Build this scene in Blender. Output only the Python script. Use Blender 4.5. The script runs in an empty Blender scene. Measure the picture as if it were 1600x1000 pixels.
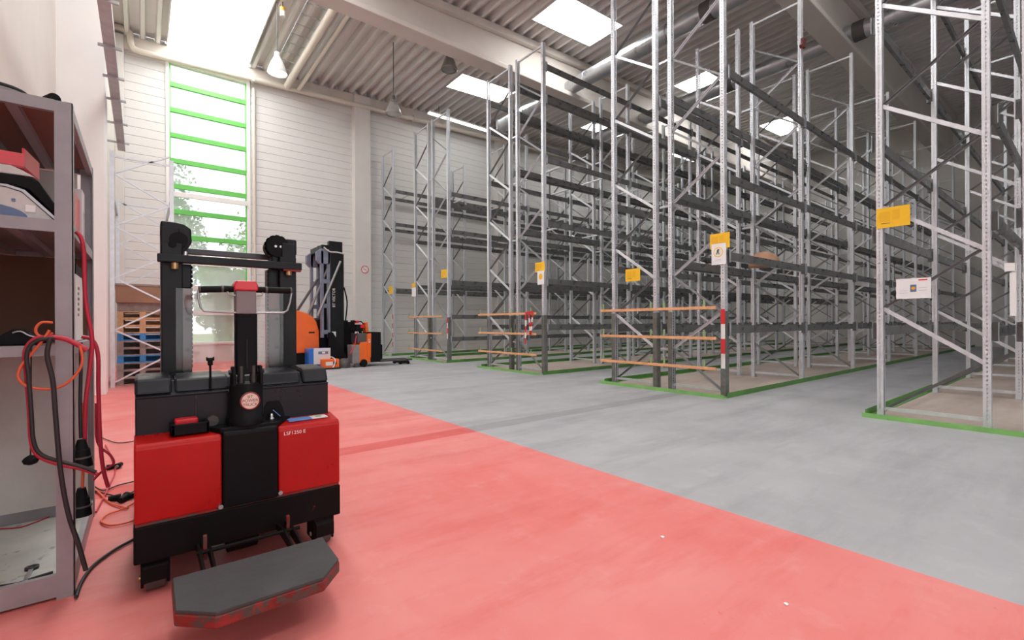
import bpy, bmesh, math, random
from mathutils import Vector, Matrix
C = bpy.context.scene.collection
PI = math.pi
random.seed(7)

# ------------------------------------------------------------------ materials
def nodes(name):
    m = bpy.data.materials.new(name); m.use_nodes = True
    nt = m.node_tree; nt.nodes.clear()
    out = nt.nodes.new('ShaderNodeOutputMaterial')
    return m, nt, out
def noise(nt, scale, detail=4, rough=.6, stretch=None, rot=0):
    tc = nt.nodes.new('ShaderNodeTexCoord'); src = tc.outputs['Object']
    if stretch:
        mp = nt.nodes.new('ShaderNodeMapping'); mp.inputs['Scale'].default_value = stretch
        mp.inputs['Rotation'].default_value[2] = rot
        nt.links.new(src, mp.inputs['Vector']); src = mp.outputs['Vector']
    n = nt.nodes.new('ShaderNodeTexNoise'); n.inputs['Scale'].default_value = scale
    n.inputs['Detail'].default_value = detail; n.inputs['Roughness'].default_value = rough
    nt.links.new(src, n.inputs['Vector']); return n.outputs['Fac']
def ramp(nt, fac, stops):
    r = nt.nodes.new('ShaderNodeValToRGB'); e = r.color_ramp.elements
    while len(e) < len(stops): e.new(.5)
    for el, (p, c) in zip(e, stops): el.position = p; el.color = (*c, 1) if len(c) == 3 else c
    nt.links.new(fac, r.inputs['Fac']); return r.outputs['Color']
def mixc(nt, fac, a, b, mode='MIX'):
    m = nt.nodes.new('ShaderNodeMix'); m.data_type = 'RGBA'; m.blend_type = mode
    for s, v in ((0, fac), (6, a), (7, b)):
        if hasattr(v, 'links'): nt.links.new(v, m.inputs[s])
        else: m.inputs[s].default_value = v if s == 0 else (*v, 1)
    return m.outputs[2]
def mat(name, col, rough=.5, metal=0., var=0., scale=6, bump=0., spec=.5, wear=None, wear_at=.62):
    m, nt, out = nodes(name)
    b = nt.nodes.new('ShaderNodeBsdfPrincipled'); nt.links.new(b.outputs[0], out.inputs[0])
    b.inputs['Base Color'].default_value = (*col, 1); b.inputs['Roughness'].default_value = rough
    b.inputs['Metallic'].default_value = metal; b.inputs['Specular IOR Level'].default_value = spec
    if var:
        f = noise(nt, scale)
        c = ramp(nt, f, [(.3, tuple(x*(1-var) for x in col)), (.7, tuple(min(1, x*(1+var)) for x in col))])
        if wear:
            w = noise(nt, scale*2.3, 6, .7); k = ramp(nt, w, [(wear_at, (0, 0, 0)), (wear_at+.06, (1, 1, 1))])
            c = mixc(nt, k, c, wear)
        nt.links.new(c, b.inputs['Base Color'])
        r = ramp(nt, f, [(.3, (max(0, rough-.08),)*3), (.7, (min(1, rough+.1),)*3)]); nt.links.new(r, b.inputs['Roughness'])
    if bump:
        bp = nt.nodes.new('ShaderNodeBump'); bp.inputs['Strength'].default_value = bump; bp.inputs['Distance'].default_value = .01
        nt.links.new(noise(nt, scale*4), bp.inputs['Height']); nt.links.new(bp.outputs[0], b.inputs['Normal'])
    return m
def emis(name, col, s):
    m, nt, out = nodes(name); e = nt.nodes.new('ShaderNodeEmission')
    e.inputs[0].default_value = (*col, 1); e.inputs[1].default_value = s; nt.links.new(e.outputs[0], out.inputs[0]); return m
def clear(name, tint, gloss=.08, haze=.0, hazecol=(.8, .8, .8), scratch=False):
    m, nt, out = nodes(name)
    t = nt.nodes.new('ShaderNodeBsdfTransparent'); t.inputs[0].default_value = (*tint, 1)
    g = nt.nodes.new('ShaderNodeBsdfGlossy'); g.inputs['Roughness'].default_value = .08
    d = nt.nodes.new('ShaderNodeBsdfDiffuse'); d.inputs[0].default_value = (*hazecol, 1)
    m1 = nt.nodes.new('ShaderNodeMixShader'); m2 = nt.nodes.new('ShaderNodeMixShader')
    m1.inputs[0].default_value = gloss; m2.inputs[0].default_value = haze
    nt.links.new(t.outputs[0], m1.inputs[1]); nt.links.new(g.outputs[0], m1.inputs[2])
    nt.links.new(m1.outputs[0], m2.inputs[1]); nt.links.new(d.outputs[0], m2.inputs[2]); nt.links.new(m2.outputs[0], out.inputs[0])
    if scratch:
        k = ramp(nt, noise(nt, 9, 6, .75), [(.45, (haze,)*3), (.75, (min(1, haze*2.6),)*3)]); nt.links.new(k, m2.inputs[0])
    return m
def floor_mat(name, base, light, dark, rough, scuff):
    m, nt, out = nodes(name)
    b = nt.nodes.new('ShaderNodeBsdfPrincipled'); nt.links.new(b.outputs[0], out.inputs[0])
    c = ramp(nt, noise(nt, .55, 5, .62), [(.28, base), (.72, light)])
    k1 = ramp(nt, noise(nt, 3.2, 8, .72), [(.55, (0, 0, 0)), (.78, (.55, .55, .55))]); c = mixc(nt, k1, c, scuff)
    k2 = ramp(nt, noise(nt, .9, 7, .7, (.5, 2.6, 1), .35), [(.48, (0, 0, 0)), (.72, (.6, .6, .6))]); c = mixc(nt, k2, c, dark)
    k3 = ramp(nt, noise(nt, 1.1, 7, .7, (2.8, .4, 1), -.5), [(.55, (0, 0, 0)), (.75, (.4, .4, .4))]); c = mixc(nt, k3, c, light)
    k4 = ramp(nt, noise(nt, 26, 3, .5), [(.70, (0, 0, 0)), (.78, (.5, .5, .5))]); c = mixc(nt, k4, c, dark)
    nt.links.new(c, b.inputs['Base Color'])
    r = ramp(nt, noise(nt, 1.4, 6, .65), [(.3, (rough-.12,)*3), (.7, (rough+.15,)*3)]); nt.links.new(r, b.inputs['Roughness'])
    b.inputs['Specular IOR Level'].default_value = .4
    return m

RED_FLOOR = floor_mat('red floor paint', (.72, .16, .148), (.78, .29, .275), (.66, .09, .083), .45, (.79, .37, .355))
GREY_FLOOR = floor_mat('grey floor screed', (.345, .348, .366), (.452, .455, .475), (.245, .25, .268), .5, (.51, .515, .53))
JOINT_RED = floor_mat('patched joint red', (.60, .085, .08), (.72, .15, .14), (.5, .06, .055), .5, (.72, .18, .17))
JOINT_GREY = floor_mat('patched joint grey', (.27, .27, .285), (.36, .36, .375), (.2, .2, .215), .5, (.36, .36, .37))
BEIGE_FLOOR = floor_mat('bare concrete', (.46, .38, .33), (.56, .47, .42), (.34, .27, .23), .65, (.5, .43, .38))
WHITE_WALL = mat('white wall paint', (.90, .895, .885), .7, 0, .03, 1.2)
CREAM_WALL = mat('cream wall paint', (.74, .69, .64), .7, 0, .04, 1.5)
CLAD = mat('white cladding', (.72, .715, .70), .5, 0, .03, .6)
CONCRETE = mat('painted concrete', (.69, .645, .60), .75, 0, .05, 1.1, .05)
COLUMN = mat('pale column concrete', (.70, .68, .655), .75, 0, .04, 1.4)
DECK = mat('roof deck sheet', (.74, .725, .71), .5, .0, .05, .8)
PIPE_W = mat('cream pipe', (.74, .68, .60), .4, 0, .04, 2)
GALV = mat('galvanised steel', (.54, .57, .62), .38, .55, .10, 9)
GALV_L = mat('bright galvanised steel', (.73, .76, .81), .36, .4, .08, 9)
DUCT = mat('duct steel', (.50, .52, .55), .33, .75, .12, 3)
GALV_SHADED = mat('shaded galvanised channel', (.25, .26, .27), .5, .3, .12, 9)  # darkened galvanised steel, shade inside the open channels is in the colour
BEAM = mat('dark grey beam paint', (.15, .155, .158), .3, .2, .25, 5)
DARK_SLEEVE = mat('dark post sleeve', (.19, .195, .185), .45, .3, .3, 8)
GREEN_SHADED = mat('shaded rail green', (.10, .27, .06), .5, 0, .22, 3, wear=(.07, .14, .05), wear_at=.66)  # darker copy of the rail paint, shade on the long sides is in the colour
GREEN_LIT = mat('lit rail green', (.23, .52, .15), .45, 0, .18, 3, wear=(.13, .33, .09), wear_at=.66)  # lighter copy, light falling on the row-end rails is in the colour
GREEN_BR = mat('pale green bracket', (.26, .42, .20), .5, 0, .12, 5)
ORANGE_PL = mat('orange plank', (.80, .40, .20), .5, 0, .15, 12)
YELLOW = mat('yellow sign', (.93, .55, .02), .45, 0, .03, 3)
YELLOW_D = mat('yellow sign print', (.85, .47, .015), .5)
DARKPRINT = mat('dark print', (.16, .12, .05), .5)
PAPER = mat('white paper', (.86, .86, .86), .6)
GREYPRINT = mat('grey print', (.55, .56, .6), .6)
BLUEPRINT = mat('blue print', (.13, .19, .33), .5)
ORANGEPRINT = mat('orange print', (.9, .42, .03), .5)
REDPRINT = mat('red print', (.7, .03, .03), .5)
TAPE_R = mat('red tape', (.72, .03, .04), .45)
TAPE_W = mat('white tape', (.85, .84, .82), .45)
TRUCK_RED = mat('truck red paint', (.46, .006, .005), .33, 0, .10, 3, spec=.3, wear=(.4, .01, .008), wear_at=.7)
TRUCK_BLK = mat('truck black plastic', (.006, .006, .0075), .45, 0, .25, 4, spec=.12)
COVER_BLK = mat('charcoal cover plastic', (.009, .010, .015), .33, 0, .2, 5, spec=.28)
CHASSIS = mat('scuffed black steel', (.006, .005, .005), .55, 0, .3, 5, spec=.12, wear=(.30, .075, .045), wear_at=.70)
MAST_BLK = mat('mast black steel', (.010, .011, .013), .4, .1, .3, 6, spec=.25)
MAST_GRY = mat('greasy mast rail', (.06, .056, .058), .4, .5, .3, 7)
RUBBER = mat('grey rubber mat', (.072, .072, .074), .8, 0, .16, 7, .3, spec=.25)
WORN_RED = mat('worn red steel', (.24, .028, .024), .55, 0, .3, 9, spec=.25, wear=(.09, .07, .062), wear_at=.47)
CHROME = mat('chrome', (.75, .75, .77), .18, 1.)
STEEL = mat('brushed steel', (.42, .42, .44), .35, .8, .1, 8)
BRASS = mat('brass bolt', (.55, .36, .17), .35, .8)
HEADGREY = mat('tiller head grey', (.23, .20, .21), .5, 0, .08, 8)
BTN_RED = mat('red button', (.68, .015, .03), .3)
WHITE_LET = mat('white lettering', (.86, .86, .84), .5)
CREAM_LET = mat('cream decal', (.85, .74, .64), .5)
DKRED_LET = mat('dark red lettering', (.30, .015, .015), .5)
STICK_BLUE = mat('blue sticker', (.14, .33, .72), .45)
STICK_GRN = mat('green print', (.25, .5, .2), .5)
RAIL_PAD = mat('brown rail pad', (.20, .13, .12), .55, 0, .15, 8)
POLY = clear('scratched polycarbonate', (.92, .89, .88), .045, .03, (.75, .70, .68), True)
GLASS = clear('window glass', (.94, .97, .96), .06, .26, (.93, .97, .95))  # white haze is part frosting, part painted overexposure over the trees
WIN_GREEN = mat('green window bar', (.15, .60, .11), .4)
FRAME_W = mat('white window frame', (.84, .84, .83), .45)
OPAL = emis("opal roof light", (1., .985, .96), 10.)
OPAL_STRIP = emis('opal roof strip', (1., .99, .97), 6.)
LAMPGLOW = emis('lamp diffuser', (1, 1, .97), 1.6)
ORANGE_T = mat('orange truck paint', (.92, .16, .02), .35, 0, .06, 3)
BLUEGREY = mat('blue grey steel', (.20, .22, .30), .4, .3, .15, 6)
BLACK = mat('black rubber', (.008, .008, .009), .6, 0, .2, 9, spec=.15)
DKGREY = mat('dark grey plastic', (.085, .08, .078), .5, 0, .15, 8)
MIDGREY = mat('mid grey plastic', (.26, .25, .245), .5, 0, .12, 8)
LTGREY = mat('light grey plastic', (.60, .585, .57), .4, 0, .08, 6)
CHARGE_BLUE = mat('charger blue', (.02, .16, .60), .4, 0, .08, 4)
CHARGE_WHT = mat('charger white', (.70, .71, .74), .45, 0, .04, 4)
CAB_RED = mat('red cable', (.52, .02, .05), .4)
CAB_ORG = mat('orange cable', (.78, .13, .05), .4)
CAB_BLK = mat('black cable', (.022, .018, .019), .5)
SHELF = mat('lilac grey shelf paint', (.32, .305, .325), .42, .15, .10, 7)
BROWN_B = mat('brown shelf board', (.23, .115, .085), .6, 0, .15, 6)
BROWN_P = mat('brown hardboard', (.155, .058, .030), .65, 0, .12, 4)
DIRTY_W = mat('dirty white board', (.66, .63, .60), .6, 0, .10, 3, wear=(.4, .37, .34), wear_at=.68)
CARD = mat('worn pale cardboard', (.55, .56, .52), .7, 0, .14, 4, wear=(.32, .31, .28), wear_at=.62)
WOOD = mat('pallet wood', (.66, .40, .22), .65, 0, .2, 7)
WOOD_G = mat('weathered pallet wood', (.33, .27, .25), .7, 0, .25, 8)
BLUE_PAL = mat('blue pallet paint', (.05, .27, .62), .55, 0, .2, 6)
CARTON = mat('brown carton', (.36, .20, .13), .7, 0, .12, 3)
KRAFT = mat('tan wrapping', (.48, .27, .17), .75, 0, .1, 5)
BARK = mat('bark', (.16, .12, .09), .9, 0, .2, 5)
LEAF_A = mat('fresh leaves', (.16, .36, .07), .6, 0, .35, .8)
LEAF_B = mat('blue green leaves', (.16, .30, .17), .6, 0, .35, .8)
GRASS = mat('lawn', (.20, .32, .10), .9, 0, .25, .5)
LAMP_W = mat('lamp white enamel', (.82, .81, .79), .4)
LAMP_G = mat('lamp grey metal', (.34, .31, .30), .3, .6)
LAMP_GL = clear('lamp clear shade', (.86, .88, .87), .22, .18, (.7, .68, .66))
TRAY = mat('cable tray steel', (.45, .46, .48), .45, .3, .15, 6)

# ------------------------------------------------------------------ mesh builder
class MB:
    def __init__(s): s.v = []; s.f = []; s.m = []; s.sm = []
    def add(s, vs, fs, m=0, smooth=False):
        o = len(s.v); s.v += [tuple(v) for v in vs]
        for f in fs: s.f.append([i+o for i in f]); s.m.append(m); s.sm.append(smooth)
        return s
    def box(s, x0, x1, y0, y1, z0, z1, m=0):
        vs = [(x, y, z) for z in (z0, z1) for y in (y0, y1) for x in (x0, x1)]
        return s.add(vs, [(0, 2, 3, 1), (4, 5, 7, 6), (0, 1, 5, 4), (1, 3, 7, 5), (3, 2, 6, 7), (2, 0, 4, 6)], m)
    def bar(s, p, q, w, h, m=0, up=(0, 0, 1)):
        p, q = Vector(p), Vector(q); d = (q-p).normalized(); u = Vector(up)
        if abs(d.dot(u)) > .98: u = Vector((1, 0, 0))
        a = d.cross(u).normalized()*w/2; b = a.cross(d).normalized()*h/2
        vs = [c+i*a+j*b for c in (p, q) for i, j in ((-1, -1), (1, -1), (1, 1), (-1, 1))]
        return s.add(vs, [(3, 2, 1, 0), (4, 5, 6, 7), (0, 1, 5, 4), (1, 2, 6, 5), (2, 3, 7, 6), (3, 0, 4, 7)], m)
    def tube(s, pts, r, n=8, m=0, spline=0):
        P = [Vector(p) for p in pts]
        if spline:
            Q = []
            for i in range(len(P)-1):
                a, b, c, d = P[max(i-1, 0)], P[i], P[i+1], P[min(i+2, len(P)-1)]
                for k in range(spline):
                    t = k/spline
                    Q.append(.5*((2*b)+(c-a)*t+(2*a-5*b+4*c-d)*t*t+(3*b-a-3*c+d)*t*t*t))
            P = Q+[P[-1]]
        vs = []; fs = []; pa = None
        for i, p in enumerate(P):
            t = (P[min(i+1, len(P)-1)]-P[max(i-1, 0)]).normalized()
            if pa is None:
                u = Vector((0, 0, 1)) if abs(t.z) < .9 else Vector((1, 0, 0)); pa = t.cross(u).normalized()
            else: pa = (pa-t*pa.dot(t)).normalized()
            pb = t.cross(pa)
            for k in range(n):
                g = 2*PI*k/n; vs.append(p+(pa*math.cos(g)+pb*math.sin(g))*r)
        for i in range(len(P)-1):
            for k in range(n): fs.append((i*n+k, i*n+(k+1) % n, (i+1)*n+(k+1) % n, (i+1)*n+k))
        s.add(vs, fs, m, True)
        o = len(P)-1
        return s.add(vs, [tuple(reversed(range(n))), tuple(range(o*n, o*n+n))], m)
    def cyl(s, p, q, r, r2=None, n=20, m=0):
        p, q = Vector(p), Vector(q); r2 = r if r2 is None else r2; d = (q-p).normalized()
        u = Vector((0, 0, 1)) if abs(d.z) < .9 else Vector((1, 0, 0)); a = d.cross(u).normalized(); b = d.cross(a)
        vs = [c+(a*math.cos(2*PI*k/n)+b*math.sin(2*PI*k/n))*rr for c, rr in ((p, r), (q, r2)) for k in range(n)]
        s.add(vs, [(k, (k+1) % n, n+(k+1) % n, n+k) for k in range(n)], m, True)
        return s.add(vs, [tuple(reversed(range(n))), tuple(range(n, 2*n))], m)
    def lathe(s, prof, c=(0, 0, 0), n=24, m=0, caps=True):
        vs = [(c[0]+r*math.cos(2*PI*k/n), c[1]+r*math.sin(2*PI*k/n), c[2]+z) for r, z in prof for k in range(n)]
        fs = [(i*n+k, i*n+(k+1) % n, (i+1)*n+(k+1) % n, (i+1)*n+k) for i in range(len(prof)-1) for k in range(n)]
        s.add(vs, fs, m, True)
        if caps:
            L = len(prof)-1; s.add(vs, [tuple(reversed(range(n))), tuple(range(L*n, L*n+n))], m)
        return s
    def prism(s, poly, axis, a, b, m=0):
        def P(u, v, w): return {'x': (w, u, v), 'y': (u, w, v), 'z': (u, v, w)}[axis]
        n = len(poly); vs = [P(u, v, a) for u, v in poly]+[P(u, v, b) for u, v in poly]
        fs = [(k, (k+1) % n, n+(k+1) % n, n+k) for k in range(n)]+[tuple(reversed(range(n))), tuple(range(n, 2*n))]
        return s.add(vs, fs, m)
    def build(s, name, mats, parent=None, world=True, bevel=0, smooth=False):
        me = bpy.data.meshes.new(name); o = bpy.data.objects.new(name, me)
        off = Vector((0, 0, 0)); q = parent
        while world and q is not None: off += q.location; q = q.parent
        me.from_pydata([tuple(Vector(v)-off) for v in s.v], [], s.f)
        for mm in (mats if isinstance(mats, (list, tuple)) else [mats]): me.materials.append(mm)
        for i, p in enumerate(me.polygons): p.material_index = s.m[i]; p.use_smooth = smooth or s.sm[i]
        bm = bmesh.new(); bm.from_mesh(me); bmesh.ops.recalc_face_normals(bm, faces=bm.faces); bm.to_mesh(me); bm.free()
        C.objects.link(o)
        if parent is not None: o.parent = parent
        if bevel:
            md = o.modifiers.new('edge', 'BEVEL'); md.width = bevel; md.segments = 2; md.limit_method = 'ANGLE'; md.angle_limit = .6
        return o
def tag(o, label, cat, group=None):
    o['label'] = label; o['category'] = cat
    if group: o['group'] = group
    return o
def thing(name, label, cat, loc=(0, 0, 0), group=None, rz=0):
    o = bpy.data.objects.new(name, None); C.objects.link(o); o.location = loc; o.rotation_euler = (0, 0, rz)
    o.empty_display_size = .1
    return tag(o, label, cat, group)
def struct(name, mb, mats, **k):
    o = mb.build(name, mats, **k); o['kind'] = 'structure'; return o
def copy_tree(o, parent=None):
    c = o.copy(); C.objects.link(c)
    if parent is not None: c.parent = parent
    for ch in list(o.children): copy_tree(ch, c)
    return c
def text(name, s, size, m, parent, loc, rot, ext=.0006, sx=1, align='LEFT'):
    cu = bpy.data.curves.new(name, 'FONT'); cu.body = s; cu.size = size; cu.extrude = ext; cu.align_x = align; cu.space_line = .8
    cu.materials.append(m); o = bpy.data.objects.new(name, cu); C.objects.link(o); o.parent = parent
    off = Vector((0, 0, 0)); q = parent
    while q is not None: off += q.location; q = q.parent
    me = bpy.data.meshes.new_from_object(o); bpy.data.objects.remove(o); o = bpy.data.objects.new(name, me); C.objects.link(o); o.parent = parent
    o.location = Vector(loc)-off; o.rotation_euler = rot; o.scale = (sx, 1, 1); return o
def roofz(x): return 9.93+.0442*x

# ------------------------------------------------------------------ camera, world
cam = bpy.data.cameras.new('camera'); co = bpy.data.objects.new('camera', cam); C.objects.link(co)
cam.lens = 36*730/1600; cam.sensor_width = 36; cam.shift_y = 4.3/1600; cam.clip_end = 300
a = math.radians(38.37); ro = math.radians(.27)
Fv = Vector((math.sin(a), math.cos(a), 0)); Rv = Vector((math.cos(a), -math.sin(a), 0)); Uv = Vector((0, 0, 1))
R2 = math.cos(ro)*Rv-math.sin(ro)*Uv; U2 = math.sin(ro)*Rv+math.cos(ro)*Uv
M = Matrix((R2, U2, -Fv)).transposed().to_4x4(); M.translation = (0, 0, 1.25); co.matrix_world = M
S = bpy.context.scene; S.camera = co
S.view_settings.view_transform = 'Standard'; S.view_settings.look = 'None'; S.view_settings.gamma = 1
S.view_settings.exposure = .68; S.view_settings.use_curve_mapping = False
S.cycles.max_bounces = 8; S.cycles.diffuse_bounces = 5; S.cycles.transparent_max_bounces = 16
S.cycles.sample_clamp_indirect = 8; S.cycles.caustics_reflective = False; S.cycles.caustics_refractive = False
w = bpy.data.worlds.new('sky'); S.world = w; w.use_nodes = True
bg = w.node_tree.nodes['Background']; bg.inputs[0].default_value = (.93, .97, 1, 1); bg.inputs[1].default_value = 1.45

# ------------------------------------------------------------------ floor
def floor():
    mb = MB(); X0, X1, Y0, Y1 = -1.4, 31.6, -14, 18.3; RX = 3.02
    rows = [(-.60, 1.95), (3.80, 6.40), (8.28, 10.88), (12.77, 15.34), (16.92, 18.3)]
    XK = 7.42
    xs = [X0, RX, XK, X1]; ys = sorted({Y0, Y1, 4.47, 4.74, *[v for r in rows for v in r]})
    for i in range(3):
        for j in range(len(ys)-1):
            ym = (ys[j]+ys[j+1])/2; inrow = any(r[0] < ym < r[1] for r in rows); jo = 4.47 < ym < 4.74
            m = (2 if jo else 0) if i == 0 else (4 if i == 2 and inrow else (3 if jo and i == 1 else 1))
            mb.box(xs[i], xs[i+1], ys[j], ys[j+1], -.1, 0, m)
    struct('floor', mb, [RED_FLOOR, GREY_FLOOR, JOINT_RED, JOINT_GREY, BEIGE_FLOOR])
floor()

# ------------------------------------------------------------------ walls
YW = 18.3
def cladding(mb, x0, x1, z0, z1fun, p=.27):
    z = z0; top = min(z1fun(x0), z1fun(x1)); prof = []
    while z < top:
        prof += [(0, z), (0, min(z+p-.035, top)), (.014, min(z+p-.02, top)), (.014, min(z+p-.008, top))]; z += p
    prof.append((0, top))
    vs = [(x, YW+d, zz) for d, zz in prof for x in (x0, x1)]
    mb.add(vs, [(2*i, 2*i+1, 2*i+3, 2*i+2) for i in range(len(prof)-1)])
    mb.box(x0, x1, YW+.03, YW+.16, z0, top)
mb = MB()
cladding(mb, -1.3, .60, 0, roofz); cladding(mb, 2.98, 31.6, 0, lambda x: 9.9)
mb.box(-1.3, .60, YW+.02, YW+.16, 9.8, 10.2); mb.box(2.98, 31.6, YW+.02, YW+.16, 9.85, 11.3)
mb.box(.60, 2.98, YW, YW+.16, 9.62, 10.1)
mb.box(.60, 2.98, YW, YW+.16, 0, .62)
struct('wall_far', mb, CLAD)
mb = MB().box(-1.33, -1.13, -14, 11.0, 0, 10.2).box(-1.33, -.62, 11.55, 18.3, 0, 10.2)
struct('wall_left', mb, CREAM_WALL)
struct('wall_pier', MB().box(-1.2, -.50, 11.0, 11.55, 0, 10.1), WHITE_WALL, bevel=.01)
struct('wall_end', MB().box(31.5, 31.7, -14, 18.46, 0, 11.4), COLUMN)
struct('wall_light_block', MB().box(7.5, 31.7, -14.2, -14, 0, 11.4), COLUMN)  # added out of view to keep sky light off the deep racks
mb = MB(); 
for x0, x1 in ((6.49, 7.13), (13.4, 14.04), (20.3, 20.94), (27.2, 27.84), (-.62, -.40)):
    c = mb if x0 == 6.49 else MB(); c.box(x0, x1, 17.98 if x0 > 0 else 18.05, YW-.001, 0, roofz(x0)-.02)
    struct('column', c, COLUMN, bevel=.012)
# fascia: sloping concrete edge beam over the cladding
mb = MB().prism([(-.62, 9.50), (31.5, 10.75), (31.5, 11.32), (-.62, 9.90)], 'y', 18.12, YW-.002)
struct('trim_fascia', mb, CONCRETE)
def gutter():
    t = thing('roof_drain_pipe', 'long cream drain pipe running under the roof edge along the far wall', 'pipe', (8, 18.0, 9.8))
    MB().tube([(-.66, 17.98, 10.02), (-.36, 17.98, 10.02), (-.26, 17.98, 9.97), (-.23, 17.98, 9.60), (-.15, 17.98, 9.50), (0, 17.98, 9.48)] +
              [(x, 17.98, 9.48+.0428*x) for x in (3, 10, 31)], .085, 12).build('pipe_run', PIPE_W, t)
    for x in (3, 9, 15, 21, 27): MB().box(x-.03, x+.03, 17.88, 18.12, 9.38+.0428*x, 9.60+.0428*x).build('pipe_clip', CONCRETE, t)
gutter()
# ceiling: corrugated deck with holes for the roof lights
SKY = [(.66, 2.86, 11.95, 18.25)] + [(x, x+2.5, y0, y1) for x in (9.2, 16.65, 24.1) for y0, y1 in ((9.2, 10.56), (14.45, 15.6))] + \
      [(.66, 2.86, 5.2, 11.1)] + [(x, x+2.5, y0, y1) for x in (-.6, 4.3, 9.2)[:3] for y0, y1 in ((2.2, 3.5), (-4.2, -2.9), (-10.5, -9.2))]  # near strip and outer bays are unseen, added to brighten pier, truck and floor
def deck():
    mb = MB(); P = .375; H = .21
    xb = sorted({-1.3, 31.6, *[s[0] for s in SKY], *[s[1] for s in SKY]})
    for i in range(len(xb)-1):
        x0, x1 = xb[i], xb[i+1]; xm = (x0+x1)/2
        holes = sorted((s[2], s[3]) for s in SKY if s[0] < xm < s[1]); ys = []; y = -12
        for h in holes: ys.append((y, h[0])); y = h[1]
        ys.append((y, 18.3))
        prof = []; k = math.floor(x0/P)
        while k*P < x1+P:
            for dx, dz in ((0, 0), (.09, 0), (.12, H), (.345, H)): prof.append((k*P+dx, dz))
            k += 1
        def at(x):
            for (xa, za), (xc, zc) in zip(prof, prof[1:]):
                if xa <= x <= xc: return za+(zc-za)*(x-xa)/max(xc-xa, 1e-6)
        pr = [(x0, at(x0))]+[p for p in prof if x0 < p[0] < x1]+[(x1, at(x1))]
        for ya, yb in ys:
            vs = [(x, y, roofz(x)+z) for x, z in pr for y in (ya, yb)]
            mb.add(vs, [(2*j, 2*j+1, 2*j+3, 2*j+2) for j in range(len(pr)-1)])
    # closing board above the deck
    mb.add([(x, y, roofz(x)+d) for d in (.9, 1.0) for x, y in ((-1.3, -12), (31.6, -12), (31.6, 18.46), (-1.3, 18.46))],
           [(0, 1, 2, 3), (7, 6, 5, 4), (0, 4, 5, 1), (1, 5, 6, 2), (2, 6, 7, 3), (3, 7, 4, 0)])
    struct('ceiling', mb, DECK)
deck()
for i, (x0, x1, y0, y1) in enumerate(SKY):
    near = i in (0,)
    lab = ['large white roof light strip reaching the far wall above the tall window', 'white roof light beyond the main beam, nearest the front of the second rack row',
           'white roof light by the far wall above the third rack row', '', '', '', '']
    names = {(9.2, 9.2): 'white roof light nearest the camera, beside the silver duct', (9.2, 14.45): 'white roof light between main beam and far wall, above the far racks',
             (16.65, 9.2): 'small looking roof light split by the second silver duct', (16.65, 14.45): 'distant roof light in the far bay beyond the second duct',
             (24.1, 9.2): 'farthest roof light on the near side of the main beam', (24.1, 14.45): 'farthest roof light on the wall side of the main beam'}
    lb = names.get((x0, y0), 'added white roof light above the hall outside the view')
    if i == 0: lb = 'large white roof light strip reaching the far wall above the tall window'
    t = thing('roof_light', lb, 'roof light', ((x0+x1)/2, (y0+y1)/2, roofz((x0+x1)/2)), 'roof lights')
    z = lambda x: roofz(x)
    mb = MB(); h = .36; e = .03
    for xa, xb, ya, yb in ((x0-e, x0, y0-e, y1+e), (x1, x1+e, y0-e, y1+e), (x0, x1, y0-e, y0), (x0, x1, y1, y1+e)):
        vs = [(x, y, z(x)+dz) for dz in (-.01, h) for x, y in ((xa, ya), (xb, ya), (xb, yb), (xa, yb))]
        mb.add(vs, [(3, 2, 1, 0), (4, 5, 6, 7), (0, 1, 5, 4), (1, 2, 6, 5), (2, 3, 7, 6), (3, 0, 4, 7)])
    mb.build('upstand', FRAME_W, t)
    MB().add([(x, y, z(x)+.2+d) for d in (0, .03) for x, y in ((x0, y0), (x1, y0), (x1, y1), (x0, y1))],
             [(3, 2, 1, 0), (4, 5, 6, 7), (0, 1, 5, 4), (1, 2, 6, 5), (2, 3, 7, 6), (3, 0, 4, 7)]).build('opal_panel', OPAL_STRIP if x0 == .66 else OPAL, t)
# concrete roof beams (tapered I section)
for yc in (11.6, 4.65, -2.3, -9.2):
    mb = MB()
    def seg(y0, y1, za, zb):   # za, zb : functions of x
        vs = [(x, y, f(x)) for x in (-1.2, 31.5) for y, f in ((y0, za), (y1, za), (y1, zb), (y0, zb))]
        mb.add(vs, [(3, 2, 1, 0), (4, 5, 6, 7), (0, 1, 5, 4), (1, 2, 6, 5), (2, 3, 7, 6), (3, 0, 4, 7)])
    seg(yc-.27, yc+.27, lambda x: 9.05, lambda x: 9.20); seg(yc-.10, yc+.10, lambda x: 9.20, lambda x: roofz(x)-.22)
    seg(yc-.26, yc+.26, lambda x: roofz(x)-.22, lambda x: roofz(x)-.004)
    struct('trim_roof_beam', mb, CONCRETE, bevel=.02)
# tall window
def window():
    mb = MB().box(.60, .70, YW-.06, YW+.14, .6, 9.66).box(2.84, 2.96, YW-.06, YW+.14, .6, 9.66).box(.70, 2.84, YW-.06, YW+.14, .58, .66).box(.70, 2.84, YW-.06, YW+.14, 9.52, 9.66)
    fr = struct('window_1', mb, FRAME_W, bevel=.01)
    for k in range(13):
        z = 8.87-.805*k
        if z > .9: MB().box(.71, 2.83, YW-.05, YW+.05, z-.072, z+.072).build('window_bar', WIN_GREEN if k < 7 else FRAME_W, fr)
    for x in (.715, 2.825): MB().box(x-.015, x+.015, YW-.04, YW+.04, .66, 9.52).build('window_edge', WIN_GREEN, fr)
    MB().box(.70, 2.84, YW+.052, YW+.06, .66, 9.52).build('window_pane', GLASS, fr)
    struct('trim_window_rail', MB().box(.68, 2.86, YW-.10, YW-.055, 5.30, 5.46), FRAME_W, bevel=.01)
window()
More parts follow.
